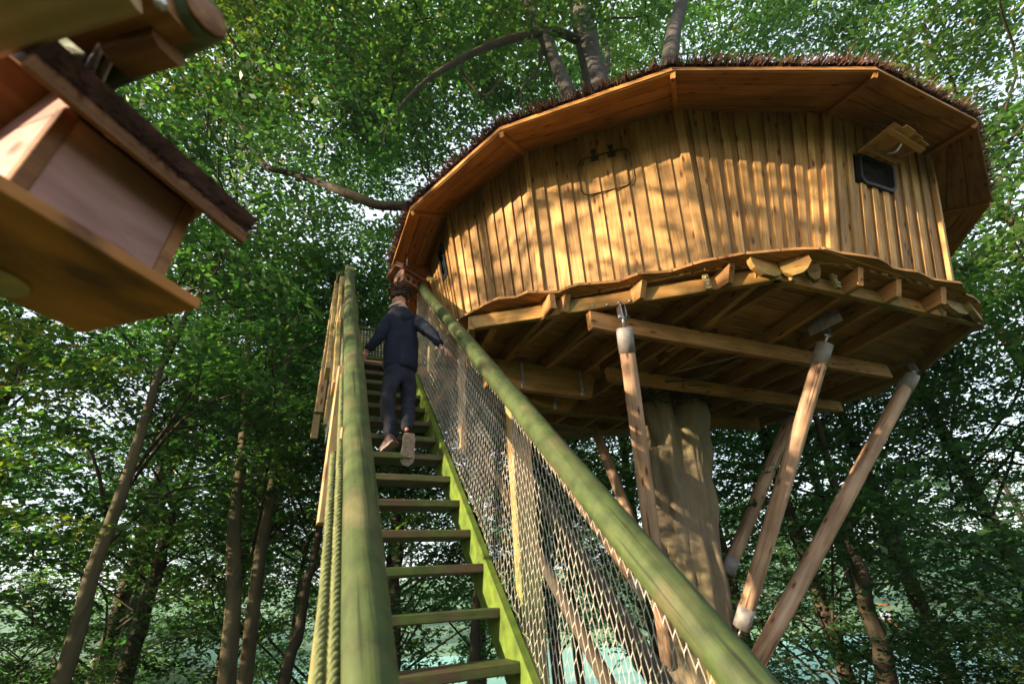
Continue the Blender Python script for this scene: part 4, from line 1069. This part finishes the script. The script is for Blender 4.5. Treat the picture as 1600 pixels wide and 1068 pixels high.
TT = [  # px0,py0,px1,py1, dist, r0, r1, topz, kind, label, bark, crown_z
    (100, 1040, 275, 530, 8.0, .105, .06, 8, 0, 'pale leaning tree that slants up to the right at the far left of the stairs', M_barkg, 7.5),
    (352, 1060, 384, 600, 9.5, .15, .10, 10, 2, 'grey tree at left with a straight trunk, front one of a close pair', M_barkg, 8.5),
    (402, 930, 442, 600, 10.0, .13, .09, 10, 1, 'grey tree close behind the straight trunk left of the stairs', M_barkg, 8.5),
    (205, 1035, 262, 830, 13, .17, .13, 8, 2, 'dark tree standing between the leaning tree and the close pair', M_barkd, 7.5),
    (452, 1045, 492, 850, 11, .12, .10, 9, 0, 'dark slim tree just left of the staircase rail', M_barkd, 8.5),
    (618, 950, 622, 780, 11.5, .16, .14, 9, 1, 'dark tree seen between the lower treads, nearer the left rail', M_barkd, 9.0),
    (738, 1060, 742, 960, 10.5, .13, .12, 8, 2, 'slim tree seen below the lowest treads beside the right stringer', M_barkd, 9.0),
    (1385, 1060, 1326, 830, 10.5, .16, .12, 7, 0, 'thin dark tree bending over the lake right of the support poles', M_barkd, 7.2),
]
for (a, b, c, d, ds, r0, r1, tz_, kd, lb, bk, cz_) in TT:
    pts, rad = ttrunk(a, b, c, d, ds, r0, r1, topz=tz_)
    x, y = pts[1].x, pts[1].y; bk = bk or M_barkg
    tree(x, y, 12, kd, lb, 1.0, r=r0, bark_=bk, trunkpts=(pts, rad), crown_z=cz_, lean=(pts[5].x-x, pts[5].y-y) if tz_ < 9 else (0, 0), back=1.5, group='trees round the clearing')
# filler trees: bearing (deg from +Y towards +X), distance, height, kind, scale, crown height above ground
FILL = [(-36, 7, 8, 3, .7, 4.0), (-25, 13, 12, 0, 1.0, 5.0), (-13, 16, 13, 2, 1.1, 4.6), (-4, 15, 13, 1, 1.0, 5.5), (4, 15, 14, 0, 1.1, 6.0), (11, 13, 13, 2, 1.0, 6.5), (20, 15, 14, 0, 1.1, 7.0), (28, 14, 13, 1, 1.0, 7.0),
        (-38, 13, 14, 0, 1.2, 7.5), (-12, 19, 16, 1, 1.2, 10), (6, 19, 17, 0, 1.2, 11), (30, 18, 16, 2, 1.2, 11),
        (38, 15, 14, 2, 1.1, 7.5), (46, 12.5, 13, 0, 1.0, 6.8), (54, 13, 13, 2, 1.05, 5.6), (61, 14, 12, 0, 1.0, 5.4), (68, 14.5, 13, 1, 1.1, 5.8), (75, 14.5, 12, 2, 1.1, 5.4), (80, 13, 15, 1, 1.2, 11.5), (84, 15, 14, 0, 1.2, 7), (57, 19, 16, 1, 1.2, 10), (-46, 12, 13, 2, 1.1, 6)]
dirs = ['at the far left edge', 'left of the near bird box', 'behind the bird box', 'left of the stairs', 'behind the stair head', 'behind the boy', 'behind the treehouse platform', 'right of the support poles', 'at the right edge']
kinds_ = ['dense dark green tree', 'mid green tree', 'broad shady layered tree', 'small yellowish tree']
FT, FTo = {}, {}
for i, (bg, ds, h, kd, s_, cz_) in enumerate(FILL):
    a = R_(bg); x, y = ds*math.sin(a), ds*math.cos(a)
    where = ('beyond the left edge of the stairs' if bg < -30 else 'behind the near bird box' if bg < -12 else 'behind the left handrail' if bg < 6 else 'behind the boy and stair head' if bg < 22 else 'behind the treehouse' if bg < 40 else 'behind the support poles' if bg < 56 else 'over the lake right of the poles' if bg < 72 else 'at the right edge')
    dd = 'near' if ds < 10 else 'middle distance' if ds < 14.5 else 'far'
    FT.setdefault(f'{kinds_[kd]} {where}, {dd} row', []).append((bg, i))
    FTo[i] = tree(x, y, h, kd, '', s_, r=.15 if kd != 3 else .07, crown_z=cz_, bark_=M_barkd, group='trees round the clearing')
for lb, mem in FT.items():
    mem.sort()
    for j, (bg, i) in enumerate(mem):
        FTo[i]['label'] = lb if len(mem) == 1 else lb+(', the one further left' if j == 0 else ', the one further right')
# canopy of the carrying beech overhead: crowns as parts
for i, (x, y, z, kd, s_, sz) in enumerate(((.6, 8.0, 14, 1, 1.25, .6), (6.0, 5.0, 18, 1, 1.35, .6), (-3.0, 9.0, 12, 1, 1.1, .6), (10.5, 6.5, 16.0, 2, 1.2, .6), (-3.5, 5.0, 11, 3, 1.15, .6), (.5, 2.8, 13, 1, 1.15, .6), (12, 1.0, 17, 1, 1.1, .6), (-1.0, 5.2, 15.5, 2, 1.3, .6), (3.5, 10, 12, 0, 1.2, .7), (12.0, 3.0, 11.0, 1, 1.0, .7))):  # yellow-leaved crown at upper left puts a sunlit glow into leaf colour
    me, br, rz = CR[kd]
    M = Matrix.Translation(V((x, y, z))) @ Matrix.Rotation(i*1.3, 4, 'Z') @ Matrix.Diagonal((s_, s_, s_*sz, 1))
    link('crown', me, M, HT); link('branches', br, M, HT)
# added off-frame trees, placed and sized to shade and dapple the low sunlight
for i, (x, y, kd, s_, cz_) in enumerate(((-9.5, 3.2, 3, .88, 7.8), (-10, -2.9, 1, .5, 5.4), (-20, 4.6, 3, .7, 9.6))):
    tree(x, y, 10, kd, ('added unseen yellowish tree shading the left walls from the low sun', 'added unseen mid green tree left of the viewer, dappling the stairs', 'added unseen yellowish tree further back, breaking up the low sun')[i], s_, r=.1, crown_z=cz_, group='trees round the clearing')
# shrubs along the shore
for i, (bg, ds, s_, lb) in enumerate(((44, 10.5, .34, 'low green shrub on the bank below the support poles'), (66, 10.0, .5, 'leafy shrub at the lower right beside the water'), (74, 9.5, .6, 'broad shrub filling the lower right corner'),
        (-30, 8.5, .42, 'bushy shrub at the lower left edge'), (-18, 11.5, .45, 'low shrub between the leaning tree and the dark trunk'), (-8, 13, .45, 'low shrub at the foot of the close pair of trees'), (4, 12, .4, 'small shrub behind the foot of the left handrail'), (82, 12, .7, 'large shrub at the far right edge'))):
    a = R_(bg); x, y = ds*math.sin(a), ds*math.cos(a); zg = gz(x, y)
    if bg > 20: zg = max(zg, ZL)
    T = thing('shrub', (x, y, zg), lb, 'shrub', 'shrubs on the bank')
    me, br, rz = CR[i % 3]
    M = Matrix.Translation(V((x, y, zg+rz*s_*.55))) @ Matrix.Rotation(i*1.1, 4, 'Z') @ Matrix.Diagonal((s_, s_, s_*.62, 1))
    link('foliage', me, M, T); link('stems', br, M, T)
# far trees across the lake
rs2 = random.Random(4)
for i in range(16):
    bg = R_(-30+i*8.2+rs2.uniform(-2, 2)); ds = rs2.uniform(44, 60); x, y = ds*math.sin(bg), ds*math.cos(bg)
    T = tree(x, y, 11, i % 3, 'distant tree on the far bank beyond the lake', rs2.uniform(1.2, 1.7), crown_z=5.5, r=.2, bark_=M_barkd, group='trees on the far bank')
# coloured seat far across the water
br_ = ray(1378, 972); q = br_*(37.0/math.hypot(br_.x, br_.y)); zq = gz(q.x, q.y)
BN = thing('garden_bench', (q.x, q.y, zq), 'tiny orange framed garden seat with pink and white cushions on the far bank', 'bench')
sd_ = V((q.y, -q.x, 0)).normalized(); bk_ = V((q.x, q.y, 0)).normalized()
M_or = plain('orange_paint', (.6, .22, .04)); M_pk = plain('pink_cloth', (.55, .28, .38)); M_wh = plain('white_cloth', (.7, .68, .72))
o0 = V((q.x, q.y, zq+.0))
for s_ in (-1, 1):
    bar('leg', o0+sd_*.6*s_, o0+sd_*.6*s_+V((0, 0, 1.25)), .08, .08, M_or, BN, up=bk_)
bar('frame', o0+sd_*-.65+V((0, 0, 1.25)), o0+sd_*.65+V((0, 0, 1.25)), .09, .10, M_or, BN)
bar('seat', o0+sd_*-.6+V((0, 0, .45))-bk_*.2, o0+sd_*.6+V((0, 0, .45))-bk_*.2, .5, .08, M_or, BN)
bar('cushion', o0+sd_*-.55+V((0, 0, .62))-bk_*.2, o0+sd_*.0+V((0, 0, .62))-bk_*.2, .4, .24, M_pk, BN, ch=.05)
bar('cushion', o0+sd_*.05+V((0, 0, .72))-bk_*.2, o0+sd_*.55+V((0, 0, .72))-bk_*.2, .3, .42, M_wh, BN, ch=.05)
# undergrowth tufts left bottom
P0, D = [], []
rg = np.random.RandomState(9)
for _ in range(26000):
    a = rg.uniform(R_(-50), R_(8)); d_ = rg.uniform(7, 26); x, y = d_*math.sin(a), d_*math.cos(a)
    P0.append((x, y, gz(x, y))); D.append((rg.normal()*.4, rg.normal()*.4, 1))
D = np.array(D); D /= np.linalg.norm(D, axis=1)[:, None]
gr = blades('grass', np.array(P0), D, rg.uniform(.15, .5, len(P0)), rg.uniform(.006, .016, len(P0)), M_leaf2)
tag(gr, 'long shaded grass on the forest floor left of the stairs', 'grass', kind='stuff')

# ------------------------------------------------------------------ haze
mh_ = bpy.data.materials.new('haze'); mh_.use_nodes = True; nt = mh_.node_tree; nt.nodes.clear()
pv = nt.nodes.new('ShaderNodeVolumePrincipled'); oo = nt.nodes.new('ShaderNodeOutputMaterial')
pv.inputs['Color'].default_value = (.80, .90, .92, 1); pv.inputs['Density'].default_value = .0004; pv.inputs['Anisotropy'].default_value = .2
nt.links.new(pv.outputs[0], oo.inputs['Volume'])
hx, hz0, hz1 = 420, -6.0, 26.0
vs = [(x, y, z) for z in (hz0, hz1) for (x, y) in ((-hx, -hx), (hx, -hx), (hx, hx), (-hx, hx))]
hz = mesh('haze', vs, [(0, 3, 2, 1), (4, 5, 6, 7), (0, 1, 5, 4), (1, 2, 6, 5), (2, 3, 7, 6), (3, 0, 4, 7)], mh_)
tag(hz, kind='stuff')
sc.cycles.volume_bounces = 0
